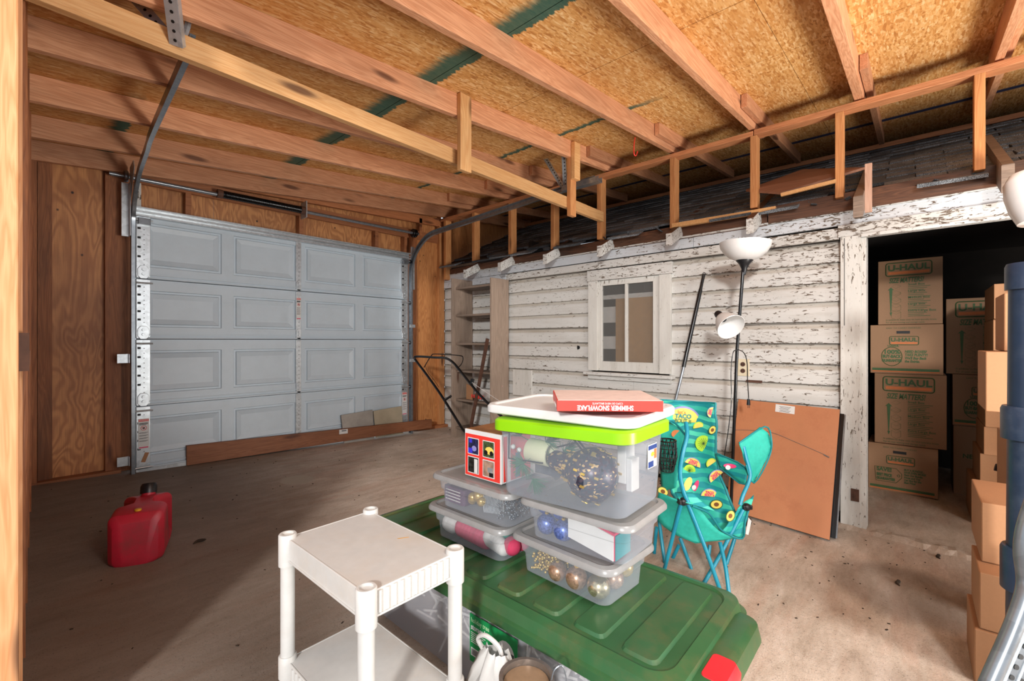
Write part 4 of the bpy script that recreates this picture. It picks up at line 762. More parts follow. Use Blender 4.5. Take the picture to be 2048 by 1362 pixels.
ball((X1+.008, .775, zb+.036), .034, M['rosegold'], 'larger ridged bronze ornament in the middle of the lowest right bin', 'gold ornaments')
ball((X1+.012, .700, zb+.036), .035, plain('silver_glitter', 'cdbf9e', .25, .8, .2, 120), 'silvery sparkling ornament at the near corner of the lowest right bin', 'gold ornaments')
ball((X1+.085, .690, zb+.034), .030, M['rosegold'], 'small ridged ornament behind the silvery one in the lowest right bin', 'gold ornaments')
ball((X1+.160, .695, zb+.040), .030, M['gold'], 'tangled gold wire ornament at the far corner of the lowest right bin', 'gold ornaments')
ball((X1+.07, .90, zb+.072), .024, M['rosegold'], 'rose ornament lying on top of the beads in the lowest right bin', 'gold ornaments')
ball((X1+.09, .80, zb+.078), .024, M['gold'], 'gold ornament high in the middle of the lowest right bin', 'gold ornaments')
mb = MB(); random.seed(8)
for i in range(330): mb.sphere((X1+.004+random.random()*.11, .865+random.random()*.085, zb+.006+random.random()*.055), .0052, 6, 4)
tag(mb.build('bead_garland', M['gold'], smooth=60), 'gold bead garland heaped in the lowest right bin', 'beads', kind='stuff')
zc = zl0+.138
ball((1.165, .825, zc+.036), .033, M['blueball'], 'sparkling blue ornament low in the blue bin, nearer the envelope', 'blue ornaments')
ball((1.170, .895, zc+.036), .033, M['blueball'], 'blue ornament low in the blue bin, nearer the bin end', 'blue ornaments')
ball((1.185, .85, zc+.085), .028, M['blueball'], 'upper blue ornament beside the envelope', 'blue ornaments')
ball((1.19, .915, zc+.085), .028, M['blueball'], 'upper blue ornament at the far end of the blue bin', 'blue ornaments')
ev = thing('gift_box', 'white and teal gift box tilted inside the blue ornament bin', 'gift box', (1.16, .69, zc))
mb = MB(); mb.prism([(1.146, .795, zc+.030), (1.146, .640, zc+.004), (1.146, .640, zc+.075), (1.146, .795, zc+.108)], (.004, 0, 0)); mb.build('white_panel', M['whiteclean'], ev)
mb = MB(); mb.prism([(1.15, .638, zc+.004), (1.15, .790, zc+.030), (1.15, .790, zc+.110), (1.15, .638, zc+.082)], (.09, 0, 0)); mb.build('box_body', M['pink'], ev)
mb = MB(); mb.prism([(1.153, .6375, zc+.004), (1.24, .6375, zc+.004), (1.24, .6375, zc+.075), (1.153, .6375, zc+.075)], (0, -.003, 0)); mb.build('teal_end', M['fabricdark'], ev)
# cloth in lower left bin
def blob(name, pts, r, m, label, cat, sc=(1,1,1)):
    mb = MB()
    for c, rr in pts: mb.sphere(c, rr, 12, 8, sc)
    o = mb.build(name, m, smooth=70); tag(o, label, cat); return o
zb2 = zl0+.008
blob('santa_hat', [((1.172, 1.30-.018*k, zb2+.040-.001*k), .036) for k in range(8)], 0, M['pink'], 'crimson felt hat folded in the lowest left bin', 'hat')
blob('white_cloth', [((1.172, 1.375, zb2+.04), .036), ((1.172, 1.36, zb2+.038), .036)]+[((1.172, 1.15-.012*k, zb2+.045-.004*k), .034-.0015*k) for k in range(6)], 0, M['felt'], 'white fluffy cloth around the crimson hat', 'cloth')
blob('red_cloth', [((1.19, 1.065, zb2+.035), .033), ((1.24, 1.065, zb2+.035), .033)], 0, M['pink'], 'bright crimson cloth at the near end of the lowest left bin', 'cloth')
blob('teal_cloth', [((1.21, 1.12, zb2+.07), .028), ((1.25, 1.15, zb2+.07), .03)], 0, M['fabric'], 'teal cloth beneath the lid of the lowest left bin', 'cloth')
zb3 = zc
blob('gold_bow', [((1.16, 1.235, zb3+.045), .02), ((1.165, 1.21, zb3+.055), .022), ((1.16, 1.19, zb3+.04), .018), ((1.17, 1.25, zb3+.03), .017)], 0, M['gold'], 'crumpled gold bow in the sparkly bin', 'bow')
mb = MB(); random.seed(4)
for i in range(24): p = Vector((1.150+.002*i, 1.165-.005*(i % 12), zb3+.01+.003*(i//12))); mb.cyl(p, p+Vector((.02, .03, .05)), .0014, n=5)
tag(mb.build('silver_picks', M['galv']), 'bundle of thin silver decoration picks in the sparkly bin', 'decoration', kind='stuff')
mb = MB()
for i in range(200): mb.sphere((1.150+random.random()*.16, 1.035+random.random()*.07, zb3+.005+random.random()*.06), .004, 5, 3)
tag(mb.build('glitter_beads', M['steel'], smooth=60), 'silver glitter beads at the near end of the sparkly bin', 'beads', kind='stuff')
pc = thing('striped_packet', 'plum packet with white zigzag lines in the sparkly bin', 'packet', (1.16, 1.35, zb3))
mb = MB(); mb.loft([(.06, .12, .01, 0), (.06, .12, .01, .06)], (1.185, 1.34, zb3), 0, 3); mb.build('packet_body', M['purple'], pc)
for k in range(4): mb = MB(); mb.box((1.153, 1.30, zb3+.01+.012*k), (1.156, 1.385, zb3+.013+.012*k)); mb.build('white_line', M['felt'], pc)
# ---- big clear tote with lime lid
bt = thing('large_tote', 'large clear tote with lime green lid on top of the right stack', 'storage box', (1.24, .83, zc+.13))
bc = (1.235, .815, zl0+.268); yb = .03; til = (.0, -.035)
mb = MB(); mb.loft([(.245, .425, .035, 0.002), (.26, .44, .04, .012), (.275, .46, .035, .20), (.285, .47, .035, .228)], bc, yb, 7, True, False, til); mb.build('tub', M['clearbig'], bt, smooth=40)
mb = MB(); mb.loft([(.295, .485, .04, .212), (.315, .505, .05, .216), (.315, .505, .05, .246), (.30, .49, .045, .252), (.27, .46, .04, .252)], bc, yb, 8, False, True, til); mb.build('lid', M['lime'], bt, smooth=35)
sx, sy = 1.325, bc[1]-.2265; mb = MB(); mb.prism([(sx-.075, sy-.004, bc[2]+.125), (sx-.015, sy-.0035, bc[2]+.125), (sx-.015, sy-.0035, bc[2]+.195), (sx-.075, sy-.004, bc[2]+.195)], (0, -.001, 0)); lb_ = mb.build('sticker', M['whiteclean'], bt)
mb = MB(); mb.box((sx-.073, sy-.006, bc[2]+.180), (sx-.017, sy-.005, bc[2]+.192)); mb.box((sx-.073, sy-.006, bc[2]+.128), (sx-.04, sy-.005, bc[2]+.145)); mb.build('blue_band', M['inkblue'], lb_)
mb = MB(); mb.sphere((sx-.045, sy-.0055, bc[2]+.165), .010, 8, 5, (1.2, .05, .7)); mb.build('green_picture', M['limep'], lb_); mb = MB(); mb.box((sx-.034, sy-.006, bc[2]+.150), (sx-.019, sy-.005, bc[2]+.178)); mb.build('orange_picture', M['orange'], lb_)
# contents of the tote
zt0 = bc[2]+.012
cc = thing('pillar_candle', 'cream pillar candle lying inside the clear tote', 'candle', (1.15, .98, zt0+.12))
ca = Vector((.10, -.99, -.05)).normalized(); mb = MB(); mb.lathe([(0,0),(.036,0),(.040,.004),(.040,.085),(.036,.086),(.032,.060),(0,.058)], (1.165, .965, zt0+.125), ca, 24); mb.build('wax', M['cream'], cc, smooth=50); mb = MB(); mb.cyl(Vector((1.165, .965, zt0+.125))+ca*.058, Vector((1.165, .965, zt0+.125))+ca*.07, .002, n=6); mb.build('wick', M['felt'], cc)
wb_ = thing('woven_bottle', 'dark mosaic weave ball with gold diamonds inside the clear tote', 'ornament', (1.17, .74, zt0))
mb = MB(); mb.lathe([(.012,-.16),(.03,-.14),(.035,-.10),(.045,-.07),(.075,-.03),(.085,.01),(.07,.05),(.03,.075),(0,.08)], (1.185, .735, zt0+.085), (.05, -.98, -.15), 26); mb.build('ball_body', M['weave'], wb_, smooth=60)
mb = MB(); random.seed(2)
for i in range(60):
    a = random.uniform(0, 2*PI); h = random.uniform(-.1, .06); r = .086*math.sqrt(max(.1, 1-(h/.10)**2)) if h > -.05 else .045
    axx = Vector((.05, -.98, -.15)).normalized(); xx = axx.cross(Vector((0,0,1))).normalized(); yy = axx.cross(xx); q = xx*math.cos(a)+yy*math.sin(a); c = Vector((1.185, .735, zt0+.085))+axx*h+q*r
    Mx = Matrix((q, axx, q.cross(axx))).transposed(); mb.obox(c, (.003, .013, .007), Mx)
mb.build('gold_diamond', M['gold'], wb_)['kind'] = 'stuff'
pk = thing('pine_picks', 'green artificial pine sprigs with pale berries inside the clear tote', 'greenery', (1.15, .95, zt0))
def sprig(c, d, n, L, m, nm):
    mb = MB(); c = Vector(c); d = Vector(d).normalized()
    for i in range(n):
        q = (d+Vector((random.gauss(0,.45), random.gauss(0,.45), random.gauss(0,.45)))).normalized()*L*random.uniform(.7, 1); mb.cyl(c, c+q, .0013, .0006, n=4)
    o = mb.build(nm, m, pk); o['kind'] = 'stuff'
for c, d in (((1.13, .965, zt0+.085), (0, 0, -1)), ((1.13, .955, zt0+.09), (-.2, .6, .1)), ((1.15, .99, zt0+.17), (0, .2, 1)), ((1.14, .93, zt0+.04), (0, -.5, -.6)), ((1.2, .85, zt0+.13), (.2, -.6, .3)), ((1.17, .9, zt0+.16), (0, -1, .2))): sprig(c, d, 60, .055, M['pine'], 'sprig')
for c in ((1.128, 1.005, zt0+.135), (1.13, .98, zt0+.128)): mb = MB(); mb.sphere(c, .0085, 10, 7); mb.build('berry', M['whiteclean'], pk, smooth=60)
hg = thing('wire_hanger_frame', 'thin dark wire frame bent inside the clear tote', 'wire', (1.2, .85, zt0+.1))
mb = MB(); mb.tube([(1.125, 1.02, zt0+.19), (1.122, 1.02, zt0+.095), (1.135, .885, zt0+.10)], .003, 6); mb.tube([(1.15, .81, zt0+.22), (1.14, .68, zt0+.11)], .003, 6); mb.tube([(1.15, .795, zt0+.22), (1.14, .67, zt0+.115)], .003, 6); mb.tube([(1.2, .88, zt0+.14), (1.15, .77, zt0+.18)], .003, 6); mb.build('wire', M['blackmetal'], hg, smooth=60)
mb = MB(); mb.box((1.26, .66, zt0+.05), (1.32, .69, zt0+.17)); mb.box((1.26, .64, zt0+.03), (1.31, .66, zt0+.13)); tag(mb.build('white_block', M['felt'], bevel=.003), 'pale white foam block behind the woven ball', 'foam')
# ---- white lid on top
wlid = thing('white_tote_lid', 'bare white tote lid lying tilted on the lime lid', 'lid', (1.24, .82, bc[2]+.26))
wc = (1.265, .845, bc[2]+.262); mb = MB(); mb.loft([(.315, .56, .05, .0), (.325, .57, .05, .004), (.325, .57, .05, .022), (.315, .56, .05, .029), (.29, .53, .04, .029), (.28, .52, .04, .023)], wc, 0, 8, True, True, (.03, -.015)); mb.build('lid_shell', M['whiteclean'], wlid, smooth=35)
# ---- flat red box
rbx = thing('flat_gift_box', 'flat red box with upside-down white lettering on the white lid', 'box', (1.1, .75, wc[2]+.03))
rz = wc[2]+.043; A_ = U(1114, 806, 1.265); A_.z = rz+.0; rtv = (U(1340, 800, 1.25)-A_); rtv.z = 0; rd = rtv.normalized(); Lr = .295; bk = Vector((-rd.y, rd.x, 0)); bk = bk if bk.dot(Vv) > 0 else -bk
ctr = A_+rd*Lr/2+bk*.13; Mr = Matrix((rd, bk, Vector((0,0,1)))).transposed()
mb = MB(); mb.obox(ctr+Vector((0,0,.015)), (Lr, .26, .030), Mr); mb.build('carton', M['red'], rbx, bevel=.001)
mb = MB(); mb.obox(ctr+Vector((0,0,.0305)), (Lr-.006, .254, .0012), Mr); mb.build('dusty_top', plain('dusty_top', 'dcc4ba', .7, var=.06), rbx)
fp = A_-bk*.0012
text('SHIMMER SNOWFLAKE', .019, fp+rd*(Lr*.72)+Vector((0,0,.0105)), -rd, (0,0,-1), M['whiteclean'], rbx, bold=.0005, xs=.80)
text('COPO DE NIEVE BRILLANTE', .0075, fp+rd*(Lr*.62)+Vector((0,0,.0225)), -rd, (0,0,-1), M['whiteclean'], rbx, xs=.9)
sd = A_-rd*.0012; text('SHIMMER SNOWFLAKE', .011, sd+bk*.03+Vector((0,0,.010)), bk, (0,0,-1), M['whiteclean'], rbx, xs=.8)
# ---- red photo box
pbx = thing('photo_box', 'red and white carton printed with four photos on the left stack', 'box', (1.27, 1.2, zl0+.27))
pz = zl0+.2625; px0, py0, py1, ph = 1.155, 1.085, 1.275, .175
mb = MB(); mb.box((px0, py0, pz), (px0+.19, py1, pz+ph)); mb.build('carton', M['whiteclean'], pbx, bevel=.002)
mb = MB(); mb.box((px0-.001, py0+.006, pz+.004), (px0, py1-.004, pz+ph-.016)); fr_ = mb.build('red_face', M['red'], pbx)
mb = MB(); mb.box((px0+.004, py0+.004, pz+ph), (px0+.186, py1-.004, pz+ph+.0008)); mb.build('top_flap', plain('printed_top', 'a8764a', .6, var=.25, sc=12), pbx)
mb = MB(); mb.box((px0+.012, py0-.001, pz+.006), (px0+.03, py0, pz+ph-.008)); mb.box((px0+.05, py0-.001, pz+.006), (px0+.16, py0, pz+ph-.008)); mb.build('red_side', M['red'], pbx); mb = MB(); mb.box((px0+.075, py0-.0016, pz+.01), (px0+.10, py0-.001, pz+.10)); mb.build('blue_side_print', M['inkblue'], pbx)
random.seed(9)
for i, (cy_, cz_) in enumerate(((.245-.055+.0, .115), (.075+.0, .115), (.19, .04), (.075, .04))):
    cy_ = py0+(.142 if i % 2 == 0 else .062); cz_ = pz+(.115 if i < 2 else .045)
    mb = MB(); mb.box((px0-.0016, cy_-.030, cz_-.031), (px0-.001, cy_+.030, cz_+.031)); p_ = mb.build('photo_border', M['whiteclean'], fr_)
    mb = MB(); mb.box((px0-.0021, cy_-.027, cz_-.028), (px0-.0016, cy_+.027, cz_+.028)); mb.build('photo', [plain('night_blue', '2a2c50', .4, var=.5, sc=90), plain('hedge', '4a5a38', .4, var=.5, sc=140), plain('dark_tree', '2c2e2a', .4, var=.5, sc=60), plain('porch', 'a88874', .4, var=.3, sc=30)][i], p_)
    if i == 0:
        mb = MB(); mb.box((px0-.0026, cy_+.004, cz_-.026), (px0-.0021, cy_+.026, cz_-.008)); mb.box((px0-.0026, cy_+.006, cz_+.012), (px0-.0021, cy_+.02, cz_+.026)); mb.build('blue_patch', plain('vivid_blue', '3c38c8', .4), p_); mb = MB(); mb.sphere((px0-.0021, cy_-.005, cz_-.008), .013, 8, 5, (.05, 1, .8)); mb.build('pale_patch', M['lilac'], p_)
    if i == 1:
        mb = MB(); mb.sphere((px0-.0021, cy_-.005, cz_-.004), .018, 10, 5, (.05, 1.2, .8)); mb.build('yellow_patch', M['yellowp'], p_); mb = MB(); mb.sphere((px0-.003, cy_+.012, cz_-.012), .009, 10, 5, (.05, 1, 1)); mb.sphere((px0-.003, cy_-.016, cz_-.012), .009, 10, 5, (.05, 1, 1)); mb.build('dark_wheel_print', M['black'], p_)
    if i == 2: mb = MB(); mb.box((px0-.0026, cy_-.024, cz_-.027), (px0-.0021, cy_-.006, cz_+.024)); mb.build('pale_patch', M['felt'], p_)
    if i == 3: mb = MB(); mb.box((px0-.0026, cy_-.022, cz_-.012), (px0-.0021, cy_+.004, cz_+.006)); mb.build('pale_patch', M['galv'], p_); mb = MB(); mb.box((px0-.0028, cy_-.024, cz_-.027), (px0-.0021, cy_-.004, cz_-.012)); mb.build('dark_patch', M['black'], p_)
# ---- white plastic side table
tb_ = thing('plastic_shelf_table', 'white two-tier plastic table with round legs in the foreground', 'table', (.645, 1.10, 0))
corners = [(.518, 1.305), (.772, 1.300), (.772, .890), (.520, .893)]; zt_ = .55
for i, (x, y) in enumerate(corners):
    mb = MB(); mb.cyl((x, y, fz(x, y)), (x, y, zt_-.06), .0185, n=18); lg = mb.build('leg', M['white'], tb_, smooth=40)
    for za, zb_ in ((zt_-.075, zt_+.012), (.165, .225)): mb = MB(); mb.lathe([(0, za), (.0235, za), (.0235, zb_-.003), (.021, zb_), (.016, zb_), (.015, zb_-.006), (0, zb_-.006)], (x, y, 0), n=22); mb.build('leg_collar', M['white'], lg, smooth=40)
def tray(z, nm):
    mb = MB(); x0, x1, y0, y1 = .514, .776, .886, 1.310; mb.box((x0+.004, y0+.004, z-.006), (x1-.004, y1-.004, z)); top = mb.build(nm, M['white'], tb_, bevel=.002)
    mb = MB(); mb.box((x0, y0+.02, z-.058), (x0+.004, y1-.02, z+.001)); mb.box((x1-.004, y0+.02, z-.058), (x1, y1-.02, z+.001)); mb.box((x0+.02, y0, z-.058), (x1-.02, y0+.004, z+.001)); mb.box((x0+.02, y1-.004, z-.058), (x1-.02, y1, z+.001)); mb.box((x0-.003, y0+.02, z-.060), (x0+.004, y1-.02, z-.055)); mb.box((x0+.02, y0-.003, z-.060), (x1-.02, y0+.004, z-.055)); mb.build('skirt', M['white'], top, bevel=.001)
    for k in range(11):
        x = x0+.035+k*.0192; mb = MB(); mb.cyl((x, y0+.001, z-.052), (x, y0+.001, z-.003), .0065, n=8); mb.build('flute', M['white'], top, smooth=60)
    if nm == 'lower_tray':
        for k in range(16): y = y0+.05+k*.0215; mb = MB(); mb.cyl((x0+.001, y, z-.052), (x0+.001, y, z-.003), .0055, n=8); mb.build('flute', M['white'], top, smooth=60)
    return top
tp = tray(zt_, 'top_tray'); tray(.21, 'lower_tray')
mb = MB(); q0, q1 = Z_ if False else (Vector((.700, 1.105, zt_+.0004)), Vector((.735, 1.13, zt_+.0004)))
s0 = ray(800, 1076); t0 = (zt_-H)/s0.z; c = Vector((s0.x*t0, s0.y*t0, zt_+.0005)); mb.prism([c+Vector((-.008, .003, 0)), c+Vector((-.006, -.003, 0)), c+Vector((.018, -.016, 0)), c+Vector((.020, -.014, 0))], (0, 0, .0004)); mb.build('rust_stain', plain('ochre_stain', 'c8964a', .6), tp)
# ---- plastic bag and cooking pot at the bottom edge
bg = []; c0 = U(940, 1395, 1.02); random.seed(12); c0 = Vector((.850, .845, 0))
rows = []
for i, (z, r) in enumerate(((fz(.8,.8), .085), (.05, .10), (.11, .098), (.17, .085), (.225, .065), (.265, .045), (.29, .03))):
    rows.append([(c0.x+r*(1+.22*math.sin(7*t)+.15*math.sin(13*t+i))*math.cos(t)*.6+random.uniform(-.004,.004), c0.y-.03+r*(1+.2*math.sin(5*t+i))*math.sin(t)*1.1, z+random.uniform(-.006,.006)) for t in [2*PI*k/36 for k in range(37)]])
mb = MB(); mb.grid(rows); bgo = mb.build('plastic_bag', M['bagplastic'], smooth=70); tag(bgo, 'crumpled white plastic bag between the table leg and the tote', 'bag')
mb = MB(); mb.tube(smooth_path([(c0.x, c0.y+.02, .27), (c0.x-.01, c0.y+.03, .30), (c0.x-.01, c0.y, .32), (c0.x, c0.y-.04, .30), (c0.x, c0.y-.05, .26)], 5), .006, 6); mb.build('bag_handle', M['bagplastic'], bgo, smooth=60)
pt = thing('metal_pail', 'old metal pail with brown lid and thin wire handle at the bottom edge', 'pail', (.815, .69, 0))
pc_ = Vector((.822, .690, fz(.8, .7))); ph_ = .30-pc_.z; mb = MB(); mb.lathe([(0,0),(.050,0),(.053,.006),(.060,ph_-.01),(.066,ph_-.006),(.066,ph_),(.057,ph_),(.055,ph_-.02),(.05,.012),(0,.01)], pc_, n=36); mb.build('pail_body', M['potmetal'], pt, smooth=40)
mb = MB(); mb.lathe([(0,.0),(.0545,0),(.0545,.004),(.04,.007),(0,.007)], pc_+Vector((0,0,ph_-.018)), n=30); mb.build('lid_plate', plain('brown_pot_lid', 'a08468', .4, .2, .15, 14), pt, smooth=40)
mb = MB(); hp_ = pc_+Vector((.035, -.055, ph_-.01)); mb.tube(smooth_path([hp_+Vector((-.005,.004,0)), hp_+Vector((0,.0,.03)), hp_+Vector((.015,-.012,.04)), hp_+Vector((.022,-.02,.01)), hp_+Vector((.018,-.024,-.03))], 5), .0015, 5); mb.build('wire_handle', M['steel'], pt, smooth=60)
# ---- folding camp chair
ch = thing('camp_chair', 'teal folding camp chair with taco and fruit print, half collapsed', 'chair', (2.3, .85, -.05))
def ct(pts, r=.0095, nm='leg', m='teal'):
    mb = MB(); mb.tube(smooth_path([U(*p) for p in pts], 4) if len(pts) > 2 else [U(*p) for p in pts], r, 10); return mb.build(nm, M[m], ch, smooth=60)
ct([(1362, 1008, 2.12), (1345, 1075, 2.18), (1322, 1165, 2.22)]); ct([(1376, 1008, 2.12), (1412, 1100, 2.08), (1452, 1215, 2.06)])
ct([(1486, 1020, 2.30), (1440, 1110, 2.22), (1400, 1180, 2.16)]); ct([(1440, 1085, 2.20), (1452, 1140, 2.12), (1462, 1225, 2.05)])
ct([(1360, 1075, 2.35), (1378, 1125, 2.32), (1400, 1190, 2.28)]); ct([(1318, 1040, 2.45), (1326, 1100, 2.38), (1336, 1170, 2.33)]); ct([(1313, 1055, 2.42), (1309, 1100, 2.46), (1306, 1150, 2.5)])
ct([(1420, 1090, 2.45), (1415, 1130, 2.42), (1410, 1190, 2.4)]); ct([(1470, 1075, 2.42), (1452, 1130, 2.38), (1428, 1195, 2.32)]); ct([(1358, 1090, 2.4), (1330, 1150, 2.45), (1318, 1180, 2.48)])
ct([(1372, 845, 2.20), (1374, 872, 2.16), (1366, 905, 2.14), (1360, 945, 2.13), (1366, 980, 2.12), (1376, 1005, 2.11)], .010, 'arm_post'); ct([(1487, 893, 2.38), (1493, 918, 2.36), (1500, 945, 2.34), (1497, 965, 2.33), (1486, 990, 2.31), (1480, 1010, 2.30)], .010, 'arm_post')
for x, y, d in ((1366, 1003, 2.12), (1493, 1014, 2.32)):
    mb = MB(); mb.sphere(U(x, y, d), .022, 10, 7, (1, 1, .9)); mb.obox(U(x, y, d), (.05, .03, .022), Euler((0,0,-ANG)).to_matrix()); mb.build('bracket', M['black'], ch, bevel=.003)
def sheet(rows_, nm, m, cols=10, sag=.0, th=.004, sub=3, wr=.006):
    R0 = []
    for xl, yl, dl, xr, yr, dr in rows_: R0.append([U(xl+(xr-xl)*k/cols, yl+(yr-yl)*k/cols, dl+(dr-dl)*k/cols+sag*math.sin(PI*k/cols)) for k in range(cols+1)])
    cs = [smooth_path([r[k] for r in R0], sub) for k in range(cols+1)]
    rows2 = [[c[i]+Vector((0, 0, 1))*0+Vv*wr*math.sin(i*1.7+k*.9)*math.sin(k*.6+i*.35) for k, c in enumerate(cs)] for i in range(len(cs[0]))]
    mb = MB(); mb.grid(rows2); return mb.build(nm, M[m], ch, smooth=80, solid=th), rows2
bk_, bg_ = sheet([(1318, 800, 2.72, 1430, 806, 2.66), (1322, 835, 2.68, 1433, 842, 2.62), (1326, 870, 2.64, 1432, 882, 2.60), (1330, 920, 2.56, 1434, 925, 2.54), (1338, 965, 2.46, 1446, 965, 2.46), (1352, 1000, 2.36, 1462, 1005, 2.40), (1385, 1040, 2.28, 1476, 1040, 2.36), (1432, 1072, 2.22, 1482, 1074, 2.30)], 'seat_back', 'stripes', 12, .10, wr=.012)
sheet([(1480, 1012, 2.30, 1508, 990, 2.36), (1468, 1030, 2.27, 1500, 1018, 2.33), (1455, 1048, 2.24, 1492, 1045, 2.30), (1444, 1064, 2.22, 1485, 1076, 2.26)], 'seat_wing', 'stripes', 6, .02)
sheet([(1318, 985, 2.20, 1362, 1003, 2.12), (1310, 1022, 2.26, 1398, 1018, 2.12), (1320, 1045, 2.24, 1425, 1050, 2.13), (1352, 1070, 2.20, 1450, 1068, 2.15), (1390, 1086, 2.17, 1483, 1076, 2.20)], 'seat_underside', 'fabric', 8, -.02)
sheet([(1478, 886, 2.37, 1520, 854, 2.42), (1484, 905, 2.37, 1540, 872, 2.42), (1492, 930, 2.36, 1541, 900, 2.42), (1500, 955, 2.35, 1528, 930, 2.40), (1506, 966, 2.35, 1510, 960, 2.37)], 'arm_panel', 'fabric', 6, .01)
sheet([(1432, 908, 2.52, 1440, 935, 2.50), (1452, 915, 2.47, 1458, 948, 2.46), (1475, 925, 2.42, 1478, 965, 2.40), (1498, 940, 2.36, 1492, 968, 2.34)], 'arm_strap', 'stripes', 4)
sheet([(1316, 850, 2.30, 1340, 845, 2.34), (1318, 885, 2.28, 1372, 872, 2.18), (1320, 930, 2.28, 1358, 925, 2.16), (1324, 985, 2.26, 1352, 975, 2.15)], 'arm_panel', 'fabric', 6)
sheet([(1350, 985, 2.16, 1385, 985, 2.14), (1358, 998, 2.12, 1400, 1000, 2.12), (1372, 1005, 2.10, 1430, 1022, 2.12)], 'seat_wing', 'stripes', 6)
# dark teal binding
mb = MB(); mb.tube([r[-1] for r in bg_], .006, 6); mb.tube([r[0] for r in bg_], .006, 6); mb.tube(bg_[0], .006, 6); mb.tube(smooth_path([U(1385, 1012, 2.10), U(1415, 1025, 2.11), U(1428, 1040, 2.12), U(1445, 1062, 2.14), U(1484, 1077, 2.19), U(1490, 1045, 2.29), U(1500, 1010, 2.33)], 4), .005, 6)
mb.tube(smooth_path([U(1478, 886, 2.36), U(1530, 853, 2.41), U(1543, 880, 2.41), U(1538, 915, 2.41), U(1508, 966, 2.34), U(1492, 930, 2.34)], 4), .004, 6); mb.tube([U(1433, 906, 2.51), U(1475, 924, 2.41), U(1498, 939, 2.34)], .004, 5); mb.tube([U(1440, 936, 2.49), U(1478, 966, 2.39), U(1492, 969, 2.33)], .004, 5); mb.tube(smooth_path([U(1316, 848, 2.29), U(1345, 843, 2.3), U(1373, 872, 2.17)], 4), .005, 6); mb.build('binding', M['fabricdark'], ch, smooth=60)
# mesh cup holder
mb = MB()
cpc = U(1334, 912, 2.16)
for k in range(14): a = 2*PI*k/14; mb.tube([cpc+Vector((.042*math.cos(a), .042*math.sin(a), .075)), cpc+Vector((.046*math.cos(a+.3), .046*math.sin(a+.3), 0)), cpc+Vector((.03*math.cos(a+.6), .03*math.sin(a+.6), -.07))], .0018, 4); mb.tube([cpc+Vector((.042*math.cos(a), .042*math.sin(a), .075)), cpc+Vector((.046*math.cos(a-.3), .046*math.sin(a-.3), 0)), cpc+Vector((.03*math.cos(a-.6), .03*math.sin(a-.6), -.07))], .0018, 4)
for z_, r_ in ((.075, .042), (.04, .045), (0, .046), (-.035, .04), (-.07, .03)): mb.tube(arc(cpc+Vector((0,0,z_)), r_, 0, 2*PI, 20, (1,0,0), (0,1,0))[:-1], .004 if z_ == .075 else .002, 5, close=True)
mb.build('cup_holder', M['blackmetal'], ch)
# prints on the fabric: flat discs and lettering lying on the cloth
def prt(x, y, d, r, m, nm, sc=1.0, half=False, rot=0, e=.0, par=None):
    c = U(x, y, d-.012-e); P = []; nn = 18; r = r*1.15
    for i in range(nn+1 if half else nn):
        t = (PI if half else 2*PI)*i/nn; u, v = r*math.cos(t), r*sc*math.sin(t); P.append(c+Rv*(u*math.cos(rot)-v*math.sin(rot))+Uv*(u*math.sin(rot)+v*math.cos(rot)))
    mb = MB(); mb.prism(P, Vv*.0012); return mb.build(nm, M[m], par or ch)
def dep(x, y):   # depth of the seat back near a pixel
    best = 9; bd = 2.5
    for r in bg_:
        for p in r:
            q = p-Vector((0,0,H)); dd = q.dot(Vv); px = 1024+F_PX*q.dot(Rv)/dd; py = 681-F_PX*q.z/dd; e = (px-x)**2+(py-y)**2
            if best > e or best == 9: best = e if best == 9 or e < best else best; bd = dd if best == e else bd
    return bd-.008
def lime(x, y, r, rot=0, half=False):
    d = dep(x, y); o = prt(x, y, d, r, 'limep', 'lime_print', 1, half, rot); prt(x, y, d, r*.82, 'yellowp' if half else 'limep', 'lime_flesh', 1, half, rot, .0015, o)
    mb = MB(); c = U(x, y, d-.016)
    for k in range(8):
        t = rot+PI*k/8; mb.bar(c-(Rv*math.cos(t)+Uv*math.sin(t))*r*.75, c+(Rv*math.cos(t)+Uv*math.sin(t))*r*.75, .0012, .0018, tuple(Vv))
    if not half: mb.build('lime_segment', M['inkgreen'], o)
def avo(x, y, r, rot, d=None):
    d = d or dep(x, y); o = prt(x, y, d, r, 'inkgreen', 'avocado_print', .75, False, rot); prt(x, y, d, r*.86, 'yellowp', 'avocado_flesh', .72, False, rot, .0015, o); prt(x, y, d, r*.4, 'avo', 'avocado_pit', .8, False, rot, .003, o)
def taco(x, y, r, rot, big=False):
    d = dep(x, y); o = prt(x, y, d, r, 'lilac', 'taco_print', .9, True, rot); prt(x, y, d, r*.93, 'yellowp', 'taco_shell', .85, True, rot, .0015, o)
    ri = Rv*math.cos(rot)+Uv*math.sin(rot); u = -Rv*math.sin(rot)+Uv*math.cos(rot); c = U(x, y, d-.018)
    if big: text("let's", r*.34, c+u*r*.62-ri*r*.1, ri, u, M['orange'], o, align='CENTER'); text('TACO', r*.38, c+u*r*.36, ri, u, M['fabricdark'], o, bold=.0012, align='CENTER'); text('BOUT it', r*.36, c+u*r*.06, ri, u, M['pine'], o, bold=.0008, align='CENTER', xs=.85)
    else: text('TACO', r*.46, c+u*r*.50, ri, u, M['pinkp'], o, bold=.001, align='CENTER', xs=.85); text('BOUT it', r*.42, c+u*r*.16, ri, u, M['pinkp'], o, bold=.0008, align='CENTER', xs=.85)
taco(1366, 844, .093, -.05, True); lime(1407, 887, .042); lime(1379, 941, .030); lime(1424, 928, .028, .6, True); taco(1385, 930, .042, -.35); taco(1434, 955, .04, .7); taco(1419, 993, .042, -.1)
